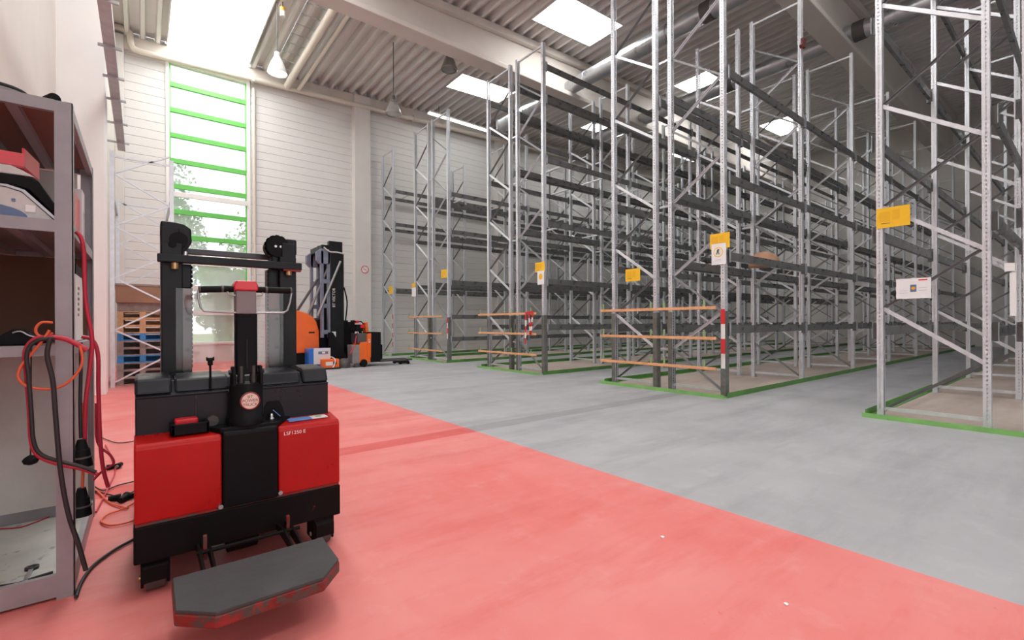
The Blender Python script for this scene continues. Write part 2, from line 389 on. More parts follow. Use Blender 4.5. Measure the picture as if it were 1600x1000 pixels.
tag(MB().tube([(3.06, 18.2, .0), (3.06, 18.2, 9.4)], .05, 10).build('downpipe', PIPE_W), 'slim vertical downpipe on the far wall just right of the tall window', 'pipe')
# outside
g = MB().box(-30, 60, 18.5, 80, -.3, -.15); o = g.build('ground', GRASS); o['kind'] = 'structure'
def tree(x, y, h, r, m, lab, seed):
    rnd = random.Random(seed); t = thing('tree', lab, 'tree', (x, y, -.15), 'trees outside the window')
    MB().tube([(x, y, -.15), (x+.1, y, h*.3), (x-.1, y+.1, h*.55), (x, y, h*.8)], .16, 8).build('trunk', BARK, t)
    mb = MB()
    blobs = [(Vector((x+rnd.uniform(-.6, .6)*r, y+rnd.uniform(-.5, .5)*r, h*rnd.uniform(.25, .95))), r*rnd.uniform(.3, .55)) for _ in range(16)]
    for _ in range(6500):
        c, br = rnd.choice(blobs); d = Vector((rnd.gauss(0, 1), rnd.gauss(0, 1), rnd.gauss(0, 1))).normalized()*br*rnd.uniform(.6, 1.05)
        p = c+d; u = Vector((rnd.gauss(0, 1), rnd.gauss(0, 1), rnd.gauss(0, 1))).normalized(); v = u.cross(Vector((rnd.gauss(0, 1), rnd.gauss(0, 1), rnd.gauss(0, 1)))).normalized()
        s = rnd.uniform(.08, .16); mb.add([p-u*s, p+v*s*.5, p+u*s, p-v*s*.5], [(0, 1, 2, 3)])
    mb.build('crown', m, t)
tree(.3, 26.5, 8.8, 2.6, LEAF_B, 'blue green tree seen through the left of the tall window', 1)
tree(6.2, 31, 9.5, 3.0, LEAF_A, 'fresh green tree seen through the right of the tall window', 2)
tree(2.7, 22.4, 3.4, 1.4, LEAF_A, 'low leafy bush close outside the tall window', 3)
# ------------------------------------------------------------------ pallet racks
D = 1.06; HT = 8.05; BAY = 3.25; FX = 7.66
def post_mesh(y, face):            # face = -1 : perforated face looks to -Y, +1 : to +Y
    mb = MB(); xs = [-.05, -.034, -.016, .016, .034, .05]; ys = [0, .025, .04, .068]
    zs = []; z = .05
    while z < HT-.05: zs += [z, z+.022]; z += .05
    zs = [0]+zs+[HT]
    def P(x, d, z): return (x, y-face*d, z)
    def grid(us, f, holes):
        o = len(us); vs = [f(u, z) for z in zs for u in us]; fs = []
        for i in range(len(zs)-1):
            for j in range(o-1):
                if i % 2 == 1 and j in holes and i > 1: continue
                fs.append((i*o+j, i*o+j+1, (i+1)*o+j+1, (i+1)*o+j))
        mb.add(vs, fs)
    grid(xs, lambda u, z: P(u, 0, z), (1, 3))
    for sx in (-.05, .05): grid(ys, lambda u, z: P(sx, u, z), (1,))
    for sx in (-1, 1): mb.add([P(sx*.05, .068, 0), P(sx*.028, .068, 0), P(sx*.028, .068, HT), P(sx*.05, .068, HT)], [(0, 1, 2, 3)])
    return mb
brz = []
for k in range(6):                  # zigzag: node heights on the two posts
    brz.append((.76+1.33*k, .085+1.33*k)); brz.append((.76+1.33*k, 1.415+1.33*k))
def brace_mb(zl, zh):
    mb = MB(); p = Vector((0, .06, zl)); q = Vector((0, D-.06, zh)); d = (q-p).normalized(); n = Vector((0, -d.z, d.y))
    up = zl > zh; W_ = .036 if up else .048       # rising members turn their open side to the aisle
    off = Vector((.014 if up else -.014, 0, 0)); mb.bar(p+off, q+off, W_, .003, up=(1, 0, 0))
    for sgn in (-1, 1): mb.bar(p+n*sgn*(W_/2-.002), q+n*sgn*(W_/2-.002), .003, .03, up=(1, 0, 0))
    return mb
def proto_frame():
    t = bpy.data.objects.new('upright_frame', None); C.objects.link(t)
    post_mesh(0, -1).build('post', GALV_L, t, False); post_mesh(D, 1).build('post', GALV_L, t, False)
    for y in (.03, D-.03): MB().box(-.075, .075, y-.06, y+.06, 0, .008).build('foot_plate', GALV, t, False)
    for zl, zh in brz[:-1]: brace_mb(zl, zh).build('brace', GALV_SHADED if zl > zh else GALV_L, t, False)
    MB().bar((0, .06, .10), (0, D-.06, .10), .03, .045).build('brace', GALV_L, t, False)
    MB().bar((0, .06, 7.99), (0, D-.06, 7.99), .03, .04).build('brace', GALV_L, t, False)
    return t
def far_frame_mesh():
    mb = MB()
    for y in (0, D):
        s = 1 if y == 0 else -1
        mb.box(-.05, .05, min(y, y+s*.003), max(y, y+s*.003), 0, HT); 
        for sx in (-.05, .047): mb.box(sx, sx+.003, min(y, y+s*.068), max(y, y+s*.068), 0, HT)
        mb.box(-.075, .075, y-.03 if y else -.03, y+.09 if not y else y+.03, 0, .008)
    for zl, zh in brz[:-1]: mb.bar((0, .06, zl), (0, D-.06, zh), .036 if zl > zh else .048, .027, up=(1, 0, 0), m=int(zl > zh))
    mb.bar((0, .06, .10), (0, D-.06, .10), .03, .045); mb.bar((0, .06, 7.99), (0, D-.06, 7.99), .03, .04)
    return mb
PF = proto_frame(); FF = far_frame_mesh().build('upright_frame', [GALV_L, GALV_SHADED])
bm_ = MB().box(.056, BAY-.056, -.045, .002, -.065, .065)
for x in (.053, BAY-.056): bm_.box(x, x+.004, -.055, .02, -.11, .11)
for x in (.0, BAY-.045): bm_.box(x-.001 if x == 0 else x, x+.046, -.060, -.055, -.11, .11, 1)
BEAMP = bm_.build('beam', [BEAM, GALV], world=False)
SLEEVEP = MB().prism([(-.058, -.012), (.058, -.012), (.058, .075), (.052, .075), (.052, -.006), (-.052, -.006), (-.052, .075), (-.058, .075)], 'z', .01, 1.43).build('post_sleeve', DARK_SLEEVE)  # dark sleeve round the lower part of a post
BARP = MB().bar((0, .045, .055), (0, D-.045, .055), .05, .03).build('support_bar', GALV_L)
SPACER = MB().bar((0, D, 0), (0, D+.2, 0), .04, .04).build('row_spacer', GALV)
def rack(y0, label, front, back, flags='', nb=7, near=3, bars=()):
    """one single-depth run: frames along X, y0 = outer face at the lower Y side"""
    t = thing('pallet_rack', label, 'pallet rack', (FX, y0, 0), 'pallet rack runs')
    for k in range(nb+1):
        if k < near: f = copy_tree(PF, t)
        else: f = FF.copy(); C.objects.link(f); f.parent = t
        f.location = (k*BAY, D if 'm' in flags else 0, 0); f.rotation_euler = (0, 0, PI if 'm' in flags else 0)
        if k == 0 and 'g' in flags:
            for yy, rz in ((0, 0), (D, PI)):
                gq = SLEEVEP.copy(); C.objects.link(gq); gq.parent = f; gq.location = (0, yy, 0); gq.rotation_euler = (0, 0, rz)
        if 's' in flags:
            for z in (.75, 3.4, 6.1):
                sp = SPACER.copy(); C.objects.link(sp); sp.parent = t; sp.location = (k*BAY, 0, z)
        if k == nb: break
        for z in front:
            b = BEAMP.copy(); C.objects.link(b); b.parent = t; b.location = (k*BAY, 0, z)
        for z in back:
            b = BEAMP.copy(); C.objects.link(b); b.parent = t; b.location = ((k+1)*BAY, D, z); b.rotation_euler = (0, 0, PI)
        for z in bars:
            if k < 4:
                for xx in (.8, 2.4):
                    b = BARP.copy(); C.objects.link(b); b.parent = t; b.location = (k*BAY+xx, 0, z)
    return t
L4 = (1.12, 2.40, 3.62, 5.2, 7.1); L3 = (1.12, 2.35, 3.65, 5.42); L2 = (1.13, 2.25, 3.65, 5.2, 6.66, 7.45); L1 = (.74, 1.45, 2.55, 4.15, 5.35)
rack(.79, 'pallet rack run at far right whose end frame carries yellow sign and white notice', L4, L4, 's'[:0])
rack(-.52, 'grey pallet rack run standing behind the rightmost end frame, cut by the photo edge', L4, L4, 'm')
rack(3.90, 'nearer run of the middle double rack, with the yellow sign over a white notice', L3, L3, 'gsm')
rack(5.22, 'left run of the middle double rack, its end frame bearing one plain yellow sign', L3, L3, 'g')
rack(8.37, 'right run of the double rack with a red and white tape hanging at its end', L2, L2, 'gsm', bars=(5.2, 3.65))
rack(9.66, 'left run of the double rack whose neighbour run has the hanging striped tape', L2, L2, 'g', bars=(5.2,))
rack(12.86, 'right run of the double rack next to the single run at the wall', L1, L1[2:], 'gsm', bars=(5.35,))
rack(14.15, 'left run of the smallest looking double rack, facing the wall side aisle', L1[2:], L1[2:], 'g')
rack(17.00, 'single grey pallet rack run standing along the white far wall', (2.54, 5.08, 6.36), (2.54, 5.08, 6.36), bars=(6.36, 5.08))
for p in (PF, ):
    for ch in list(p.children): bpy.data.objects.remove(ch)
    bpy.data.objects.remove(p)
for p in (FF, BEAMP, SLEEVEP, BARP, SPACER): bpy.data.objects.remove(p)
# green guide rails round every row
for (ya, yb, lab) in ((-.60, 1.95, 'green floor guide rail around the rightmost rack row'), (3.80, 6.40, 'green floor guide rail around the middle rack row with orange planks nearest the camera'),
                      (8.28, 10.88, 'green floor guide rail around the row with the hanging striped tape'), (12.77, 15.34, 'green floor guide rail around the farthest double rack row'),
                      (16.92, None, 'green floor guide rail in front of the rack along the far wall')):
    t = thing('guide_rail', lab, 'guide rail', (7.42, ya, 0), 'green guide rails')
    def L(x0, x1, y0, y1, nm, vert):
        mb = MB()
        if vert == 'y': mb.box(x0, x1, y0, y0+.09, 0, .008).box(x0, x1, y0, y0+.008, .008, .085)
        if vert == 'Y': mb.box(x0, x1, y1-.09, y1, 0, .008).box(x0, x1, y1-.008, y1, .008, .085)
        if vert == 'x': mb.box(x0, x0+.12, y0, y1, 0, .008).box(x0, x0+.008, y0, y1, .008, .06)
        mb.build(nm, GREEN_LIT if vert == 'x' else GREEN_SHADED, t)
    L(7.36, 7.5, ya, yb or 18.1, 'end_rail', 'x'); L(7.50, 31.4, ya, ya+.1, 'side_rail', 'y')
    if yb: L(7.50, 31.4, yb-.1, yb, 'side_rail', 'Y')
# orange guard planks across the row ends
def endguard(ya, yb, zs, label):
    t = thing('rack_end_guard', label, 'end guard', (7.42, (ya+yb)/2, 0), 'orange end guards')
    yo = [ya+.25, ya+1.02, ya+1.30, yb-.04]
    for z in zs:
        MB().box(7.40, 7.43, ya+.03, yb+.02, z-.025, z+.025).build('plank', ORANGE_PL, t, bevel=.004)
        for y in yo: MB().box(7.43, 7.437, y-.02, y+.02, z-.04, z+.14).box(7.43, 7.60, y-.02, y+.02, z-.04, z-.032).build('bracket', GREEN_BR, t)
endguard(3.92, 6.40, (.47, .975, 1.485), 'three orange guard planks across the end of the middle rack row')
endguard(8.40, 10.86, (.467, .975, 1.475), 'three orange guard planks across the row end where striped tape hangs')
endguard(12.88, 15.30, (.36, .915, 1.465), 'three orange guard planks across the end of the farthest double rack row')
# signs on the row ends
def sign(y0, y1, z0, z1, label, group, tilt=0, x=7.585, kind='y', cat='sign'):
    t = thing('rack_sign' if kind == 'y' else 'rack_notice', label, cat, (x, (y0+y1)/2, z0), group)
    if kind == 'y':
        MB().box(x-.004, x, y0, y1, z0, z1).build('sign_board', YELLOW, t)
        w_, h_ = y1-y0, z1-z0
        MB().box(x-.0052, x-.004, y1-.42*w_, y1-.08*w_, z0+.30*h_, z1-.2*h_).box(x-.0052, x-.004, y0+.3*w_, y0+.52*w_, z0+.35*h_, z1-.15*h_).build('faded_print', YELLOW_D, t)
        MB().box(x-.0054, x-.004, y1-.42*w_, y1-.15*w_, z0+.20*h_, z0+.235*h_).build('print_line', DARKPRINT, t)
    else:
        MB().box(x-.003, x, y0, y1, z0, z1).build('notice_sheet', PAPER, t)
    return t
sign(1.50, 1.845, 2.465, 2.725, 'large yellow sign on the end frame at far right, above the white notice', 'yellow rack signs')
n = sign(1.30, 1.64, 1.53, 1.785, 'white notice with a small orange and blue picture on the rightmost end frame', 'white rack notices', x=7.57, kind='w', cat='notice')
MB().box(7.5655, 7.567, 1.44, 1.50, 1.615, 1.705).build('picture', BLUEPRINT, n); MB().cyl((7.5655, 1.47, 1.66), (7.5645, 1.47, 1.66), .02, n=16).build('picture_dot', ORANGEPRINT, n)
MB().box(7.5655, 7.567, 1.335, 1.42, 1.752, 1.768).build('header_print', REDPRINT, n)
MB().box(7.5655, 7.567, 1.52, 1.61, 1.60, 1.604).box(7.5655, 7.567, 1.52, 1.61, 1.63, 1.634).box(7.5655, 7.567, 1.34, 1.42, 1.63, 1.634).box(7.5655, 7.567, 1.34, 1.42, 1.66, 1.664).build('print_line', GREYPRINT, n)
sign(3.81, 4.15, 2.48, 2.735, 'yellow sign partly covered by a white notice on the middle rack row', 'yellow rack signs')
n = sign(3.865, 4.118, 2.21, 2.563, 'white notice with a yellow circle hanging below the yellow sign of the middle row', 'white rack notices', x=7.572, kind='w', cat='notice')
MB().cyl((7.5685, 4.0, 2.42), (7.567, 4.0, 2.42), .085, n=24).cyl((7.5685, 4.0, 2.42), (7.5668, 4.0, 2.42), .07, n=24, m=1).build('warning_circle', [YELLOW, PAPER], n)
MB().bar((7.566, 3.99, 2.47), (7.566, 4.01, 2.43), .02, .025, 0).bar((7.566, 4.01, 2.43), (7.566, 4.03, 2.385), .012, .012).bar((7.566, 4.0, 2.43), (7.566, 3.98, 2.38), .012, .012).build('walking_figure', DARKPRINT, n)
MB().box(7.5675, 7.569, 3.95, 4.05, 2.29, 2.295).box(7.5675, 7.569, 3.95, 4.05, 2.27, 2.275).build('print_line', GREYPRINT, n)
sign(5.58, 5.93, 2.06, 2.305, 'plain yellow sign alone on the left half of the middle rack row', 'yellow rack signs')
sign(8.33, 8.67, 2.485, 2.72, 'yellow sign above a white notice on the row with hanging tape', 'yellow rack signs')
n = sign(8.34, 8.58, 2.175, 2.505, 'white notice below the yellow sign on the row with hanging tape', 'white rack notices', x=7.572, kind='w', cat='notice')
MB().cyl((7.5685, 8.46, 2.37), (7.567, 8.46, 2.37), .07, n=20).build('warning_circle', YELLOW, n)
sign(15.12, 15.40, 2.53, 2.68, 'small looking yellow sign over a white notice on the farthest double row', 'yellow rack signs')
sign(15.06, 15.38, 2.20, 2.515, 'white notice under the yellow sign on the farthest double row', 'white rack notices', x=7.575, kind='w', cat='notice')
sign(12.93, 13.29, 2.70, 2.965, 'yellow sign on the right run of the farthest double row', 'yellow rack signs')
sign(17.05, 17.40, 2.40, 2.69, 'yellow sign on the end of the rack along the far wall', 'yellow rack signs')
tag(MB().box(7.598, 7.606, .60, .68, 1.80, 1.89).build('rack_tag', PAPER), 'tiny cream tag on the upright right of the white notice, above a paper strip', 'tag')
tag(MB().box(7.600, 7.606, .59, .64, 1.30, 1.78).build('paper_strip', PAPER), 'narrow white paper strip on the upright at the right photo edge', 'notice')
for o_ in C.objects:
    if o_.name.startswith(('rack_sign', 'rack_notice')): o_.location.x += .0235
# striped warning tape
def tape(x, y0, y1, z0, z1, label, n=6):
    mb = MB()
    for k in range(n):
        za = z0+(z1-z0)*k/n; zb = z0+(z1-z0)*(k+1)/n
        mb.box(x-.003, x, y0, y1, za, zb, (k+n) % 2)
    return tag(mb.build('warning_tape', [TAPE_W, TAPE_R]), label, 'warning tape', 'red and white warning tapes')
tape(7.586, 3.885, 3.955, .47, 1.46, 'red and white striped tape on the corner upright of the middle rack row', 4)
tape(7.595, 16.99, 17.05, .35, 1.60, 'red and white striped tape on the upright of the rack by the wall', 7)
tape(7.595, 12.86, 12.92, .75, 1.42, 'red and white striped tape on the corner of the farthest double row', 4)
tt = thing('hanging_tape', 'red and white tape looped over the top orange plank of the second row', 'warning tape', (7.38, 8.3, .85), 'red and white warning tapes')
for (ya, za, yb, zb) in ((8.78, 1.46, 8.80, .72), (8.66, 1.46, 8.62, .95), (8.52, 1.48, 8.60, .95)):
    mb = MB()
    for k in range(5):
        u, v = k/5, (k+1)/5
        mb.bar((7.385, ya+(yb-ya)*u, za+(zb-za)*u), (7.385, ya+(yb-ya)*v, za+(zb-za)*v), .05, .003, m=(k+1) % 2, up=(1, 0, 0))
    mb.build('tape_strand', [TAPE_W, TAPE_R], tt)
mb = MB().bar((7.385, 8.80, 1.49), (7.385, 8.50, 1.51), .004, .05); mb.build('tape_knot', TAPE_R, tt)
tag(MB().lathe([(.02, 0), (.30, 0), (.30, .1), (.24, .22), (.12, .30), (.03, .32)], (10.35, 4.45, 2.415), 14).build('wrapped_bundle', KRAFT), 'tan wrapped bundle lying on a beam level of the middle rack row', 'bundle')

# ------------------------------------------------------------------ ducts, pipes, lamps
def duct(x, y0, y1, z, label):
    t = thing('ventilation_duct', label, 'duct', (x, (y0+y1)/2, z), 'silver ventilation ducts')
    MB().cyl((x, y0, z), (x, y1, z), .24, n=32).build('duct_tube', DUCT, t)
    y = y0+1.2
    while y < y1: MB().cyl((x, y-.03, z), (x, y+.03, z), .255, n=32).build('duct_collar', DUCT, t); y += 3.1
    for ys_ in ((6.4,) if x < 12 else (4.2, 7.9)): MB().cyl((x, ys_-.14, z), (x, ys_+.14, z), .262, n=32).build('duct_sleeve', DKGREY, t)
    MB().box(x-.2, x+.2, y1, y1+.12, z-.2, z+.2).box(x-.12, x+.12, y1+.12, y1+.125, z-.12, z+.12, 1).build('end_grille', [DUCT, BLACK], t)
duct(11.7, -6, 15.4, 9.42, 'nearer silver ventilation duct crossing under the main roof beam')
duct(15.85, -6, 14.2, 9.42, 'farther silver ventilation duct behind the tall middle racks')
for x, r, lab in ((4.06, .11, 'thicker cream pipe running under the roof from the wall to the beam'), (4.45, .065, 'thinner cream pipe beside the thicker one under the roof')):
    tag(MB().tube([(x, 18.0, 9.68), (x, 11.75, 9.68)], r, 14).build('roof_pipe', PIPE_W), lab, 'pipe')
t = thing('wire_ladder', 'dark wire cable ladder beside the thick cream roof pipe', 'cable ladder', (3.75, 15, 9.75))
for k in range(9): MB().box(3.45, 3.98, 13.1+k*.55-.01, 13.1+k*.55+.01, 9.78, 9.80).build('rung', TRAY, t)
for x in (3.45, 3.97): MB().box(x, x+.012, 13.0, 17.7, 9.77, 9.80).build('rail', GALV, t)
def lamp(x, y, z, top, label, shade, rim, kind):
    t = thing('pendant_lamp', label, 'lamp', (x, y, z), 'pendant lamps')
    MB().cyl((x, y, z+.55), (x, y, top), .012, n=8).build('suspension_cord', DKGREY, t)
    MB().cyl((x, y, z+.40), (x, y, z+.56), .085, .07, n=16).build('lamp_cap', DKGREY if kind else shade, t)
    MB().lathe([(.25, 0), (.24, .06), (.17, .25), (.10, .40), (.09, .42)], (x, y, z), 28, caps=False).build('shade', shade, t)
    MB().lathe([(.252, -.015), (.262, 0), (.252, .015)], (x, y, z), 28, caps=False).build('shade_rim', rim, t)
    MB().cyl((x, y, z+.005), (x, y, z+.012), .24, n=28).build('diffuser', LAMPGLOW if not kind else LAMP_GL, t)
lamp(2.93, 14.0, 8.12, roofz(2.9), 'white bell lamp hanging closest to the big roof light strip', LAMP_W, LAMP_W, 0)
lamp(6.31, 14.0, 7.93, roofz(6.3), 'clear glass bell lamp hanging before the wall column', LAMP_GL, LAMP_G, 1)
lamp(7.5, 12.55, 9.12, roofz(7.5), 'grey bell lamp hung tight beside the main roof beam', LAMP_G, LAMP_G, 1)
t = thing('emergency_lamp', 'tiny orange and white lamp under the roof beside the roof light strip', 'lamp', (3.05, 13.9, 9.75))
MB().cyl((3.05, 13.9, 9.66), (3.05, 13.9, 9.80), .07, n=16).build('lamp_body', LAMP_W, t)
MB().cyl((3.05, 13.9, 9.80), (3.05, 13.9, 9.90), .07, n=16).build('orange_cap', ORANGEPRINT, t); MB().cyl((3.05, 13.9, 9.9), (3.05, 13.9, roofz(3.05)+.1), .012, n=8).build('stem', DKGREY, t)
t = thing('strip_lamp', 'long white strip lamp high along the far wall behind the racks', 'lamp', (11.2, 17.3, 9.9))
MB().box(9.3, 13.2, 17.15, 17.35, 9.96, 10.02).build('lamp_body', LAMP_W, t); MB().box(9.32, 13.18, 17.17, 17.33, 9.92, 9.96).build('lamp_tube', emis('strip tube', (1, 1, .98), 3), t)
for x in (9.8, 12.7): MB().cyl((x, 17.25, 10.02), (x, 17.25, roofz(x)+.02), .012, n=8).build('hanger', DKGREY, t)
t = thing('cable_tray', 'grey perforated cable tray running high along the left wall', 'cable tray', (-.36, 11, 5.4))
MB().box(-.44, -.30, 7, 14.6, 5.42, 5.425).box(-.44, -.435, 7, 14.6, 5.425, 5.52).box(-.305, -.30, 7, 14.6, 5.425, 5.52).build('tray_channel', TRAY, t)
for y in (7.9, 9.2, 10.3, 11.3, 12.6, 13.9): MB().box(-.62 if y > 11.6 else -.50, -.22, y-.02, y+.02, 5.385, 5.42).build('tray_bracket', TRAY, t)
t = thing('no_smoking_sign', 'round white sign with red ring on the pale wall column', 'sign', (6.87, 17.97, 3.35))
MB().cyl((6.87, 17.979, 3.37), (6.87, 17.972, 3.37), .155, n=32).build('sign_disc', PAPER, t)
mb = MB(); 
ring = [(6.87+.14*math.cos(2*PI*k/32), 17.969, 3.37+.14*math.sin(2*PI*k/32)) for k in range(33)]; mb.tube(ring, .014, 6); mb.bar((6.78, 17.969, 3.46), (6.96, 17.969, 3.28), .006, .028, up=(0, 1, 0))
mb.build('red_ring', REDPRINT, t)
MB().box(6.80, 6.92, 17.968, 17.972, 3.345, 3.372).bar((6.93, 17.97, 3.36), (6.95, 17.97, 3.43), .01, .004).build('cigarette_symbol', GREYPRINT, t)
# ------------------------------------------------------------------ main stacker truck
T = thing('power_stacker', 'large red and black walk-behind stacker truck parked in the foreground', 'truck', (.43, 2.95, 0))
def part(mb, name, m, bevel=0, parent=None, smooth=False): return mb.build(name, m, parent or T, bevel=bevel, smooth=smooth)
part(MB().box(-.035, .89, 2.72, 3.36, .155, .325), 'chassis_skirt', CHASSIS, .008)
part(MB().box(-.028, .883, 2.728, 3.0, .325, .337), 'red_seam', WORN_RED)
part(MB().box(-.01, .865, 2.76, 3.30, .33, .70), 'body', TRUCK_BLK, .01)
for x0, x1 in ((-.032, .309), (.566, .888)):
    part(MB().prism([(2.722, .337), (2.722, .682), (2.735, .700), (2.895, .722), (2.895, .337)], 'x', x0, x1), 'side_cover', TRUCK_RED, .008)
cc = part(MB().prism([(2.712, .330), (2.712, .700), (2.724, .713), (2.90, .726), (2.90, .330)], 'x', .313, .562), 'centre_cover', TRUCK_BLK, .012)
part(MB().prism([(.305, 2.735), (.57, 2.735), (.66, 2.87), (.215, 2.87)], 'z', .700, .728), 'tiller_plinth', TRUCK_BLK, .006)
for x, z in ((.302, .345), (.573, .352)): part(MB().cyl((x, 2.722, z), (x, 2.708, z), .011, n=12), 'cover_bolt', STEEL)
# battery cover
bp = [(2.865, .60), (2.865, .895), (2.885, .903), (2.885, .915), (2.925, .968), (3.17, .975), (3.17, .60)]
bc = part(MB().prism(bp, 'x', -.028, .868), 'battery_cover', COVER_BLK, .008)
def pad(x0, x1, e, nm='cover_pad'):
    part(MB().prism([(2.878-e, .912), (2.92-e, .968+e), (2.96, .975+e), (3.16, .978+e), (3.16, .9), (2.9, .9)], 'x', x0, x1), nm, COVER_BLK, .012, bc)
pad(-.03, .115, .014); pad(.725, .870, .014); pad(.125, .36, .006); pad(.50, .715, .006)
part(MB().box(.5, .866, 2.856, 2.87, .893, .903).box(-.026, .355, 2.856, 2.87, .893, .903), 'cover_ledge', COVER_BLK, .003, bc)
# tiller
tb = part(MB().lathe([(.088, .728), (.088, .765), (.078, .77), (.078, .925), (.072, .94)], (.430, 2.81, 0), 32), 'tiller_base', TRUCK_BLK)
for x0, x1 in ((.362, .378), (.486, .502)):
    part(MB().prism([(2.755, .93), (2.755, .99), (2.78, 1.03), (2.83, 1.03), (2.865, .98), (2.865, .93)], 'x', x0, x1), 'hinge_cheek', TRUCK_BLK, .004, tb)
part(MB().cyl((.405, 2.80, .93), (.405, 2.80, 1.03), .017, n=14).cyl((.462, 2.80, .93), (.462, 2.80, 1.03), .017, n=14).cyl((.35, 2.81, 1.0), (.515, 2.81, 1.0), .013, n=12), 'gas_spring', MAST_GRY, 0, tb)
ta = part(MB().prism([(.386, 2.785), (.476, 2.785), (.482, 2.80), (.482, 2.845), (.380, 2.845), (.380, 2.80)], 'z', .985, 1.315), 'tiller_arm', TRUCK_BLK, .004)
part(MB().box(.427, .434, 2.780, 2.786, 1.02, 1.17), 'arm_rib', COVER_BLK, .002, ta)
th = part(MB().prism([(2.775, 1.303), (2.775, 1.425), (2.855, 1.425), (2.855, 1.303)], 'x', .381, .474), 'tiller_head', HEADGREY, .006)
part(MB().prism([(.372, 1.425), (.482, 1.425), (.482, 1.455), (.470, 1.475), (.384, 1.475), (.372, 1.455)], 'y', 2.765, 2.865), 'safety_button', BTN_RED, .006, th)
for s, xa, xb, za, zb in ((-1, .375, .222, 1.432, 1.424), (1, .478, .655, 1.434, 1.434)):
    gq = part(MB().tube([(xa, 2.81, za), (xa+s*.03, 2.81, za), (xb, 2.81, zb)], .017, 14), 'handle_grip', BLACK)
    part(MB().cyl((xa+s*.045, 2.81, za), (xa+s*.055, 2.81, za), .0185, n=14), 'grip_collar', DKGREY, 0, gq); part(MB().cyl((xb-s*.008, 2.81, zb), (xb, 2.81, zb), .0185, n=14), 'grip_end', DKGREY, 0, gq)
    part(MB().tube([(xa+s*.03, 2.795, za-.016), (xa+s*.025, 2.788, za-.032), (xa-s*.004, 2.786, za-.034)], .0045, 8), 'thumb_guard', STEEL, 0, gq)
part(MB().tube([(.219, 2.805, 1.42), (.220, 2.80, 1.385), (.229, 2.795, 1.335), (.243, 2.79, 1.315), (.43, 2.786, 1.307), (.61, 2.79, 1.311), (.63, 2.795, 1.325), (.645, 2.80, 1.37), (.654, 2.805, 1.425)], .0052, 10), 'guard_loop', STEEL)
# logo on the base
lg = part(MB().cyl((.436, 2.7325, .853), (.436, 2.7300, .853), .046, n=36), 'round_decal', CREAM_LET)
rg = MB(); rg.tube([(.436+.043*math.cos(2*PI*k/36), 2.7295, .853+.043*math.sin(2*PI*k/36)) for k in range(37)], .0032, 6)
part(rg, 'decal_ring', DKRED_LET, 0, lg)
for s, z, sz in (('BT', .868, .021), ('POWER', .848, .021), ('TRUCK', .827, .021)): text('decal_lettering', s, sz, DKRED_LET, lg, (.436, 2.7293, z), (PI/2, 0, 0), align='CENTER')
text('model_lettering', 'LSF1250 E', .026, WHITE_LET, T, (.592, 2.7215, .652), (PI/2, 0, 0), sx=1.02)
part(MB().box(.632, .752, 2.775, 2.845, .710, .7165), 'blue_sticker', STICK_BLUE); st = part(MB().box(.752, .838, 2.775, 2.845, .7105, .7168), 'white_sticker', PAPER)
part(MB().cyl((.795, 2.81, .7166), (.795, 2.81, .7176), .018, n=16), 'sticker_print', STICK_GRN, 0, st)
for o_ in (st, ): pass
# lever, connector, knob, alcove
lv = part(MB().tube([(.277, 2.872, .885), (.276, 2.87, 1.045)], .0055, 10), 'lift_lever', TRUCK_BLK)
part(MB().cyl((.276, 2.865, 1.04), (.276, 2.875, 1.062), .012, n=12).bar((.260, 2.87, 1.068), (.292, 2.87, 1.068), .014, .016).box(.258, .265, 2.862, 2.878, 1.06, 1.08).box(.287, .294, 2.862, 2.878, 1.06, 1.08), 'lever_knob', TRUCK_BLK, .003, lv)
part(MB().tube([(.213, 2.863, .895), (.213, 2.863, .76)], .003, 6), 'cover_seam', MAST_GRY)
bk = part(MB().box(.105, .262, 2.765, 2.80, .712, .752).box(.105, .262, 2.765, 2.775, .745, .766).box(.105, .125, 2.765, 2.86, .712, .766).box(.245, .262, 2.765, 2.86, .712, .766), 'connector_handle', TRUCK_BLK, .006)
part(MB().box(.122, .218, 2.80, 2.862, .728, .785), 'battery_connector', BTN_RED, .008, bk)
part(MB().cyl((.283, 2.865, .755), (.283, 2.835, .752), .026, n=24).bar((.262, 2.832, .765), (.304, 2.832, .748), .004, .006), 'key_knob', DKGREY)
al = part(MB().prism([(.525, .728), (.525, .79), (.54, .82), (.60, .82), (.615, .79), (.63, .728)], 'y', 2.858, 2.866), 'alcove', BLACK)
part(MB().lathe([(.016, 0), (.016, .006), (.010, .010), (.011, .024), (.006, .03)], (.555, 2.835, .728), 16).cyl((.555, 2.835, .724), (.555, 2.835, .731), .022, n=16), 'valve_cap', CHROME, 0, al)
part(MB().bar((.565, 2.84, .775), (.60, 2.835, .738), .012, .003), 'blue_tag', STICK_BLUE, 0, al)
part(MB().cyl((.35, 2.755, .727), (.35, 2.755, .731), .010, n=12).cyl((.515, 2.755, .727), (.515, 2.755, .731), .010, n=12), 'plinth_screw', BLACK)
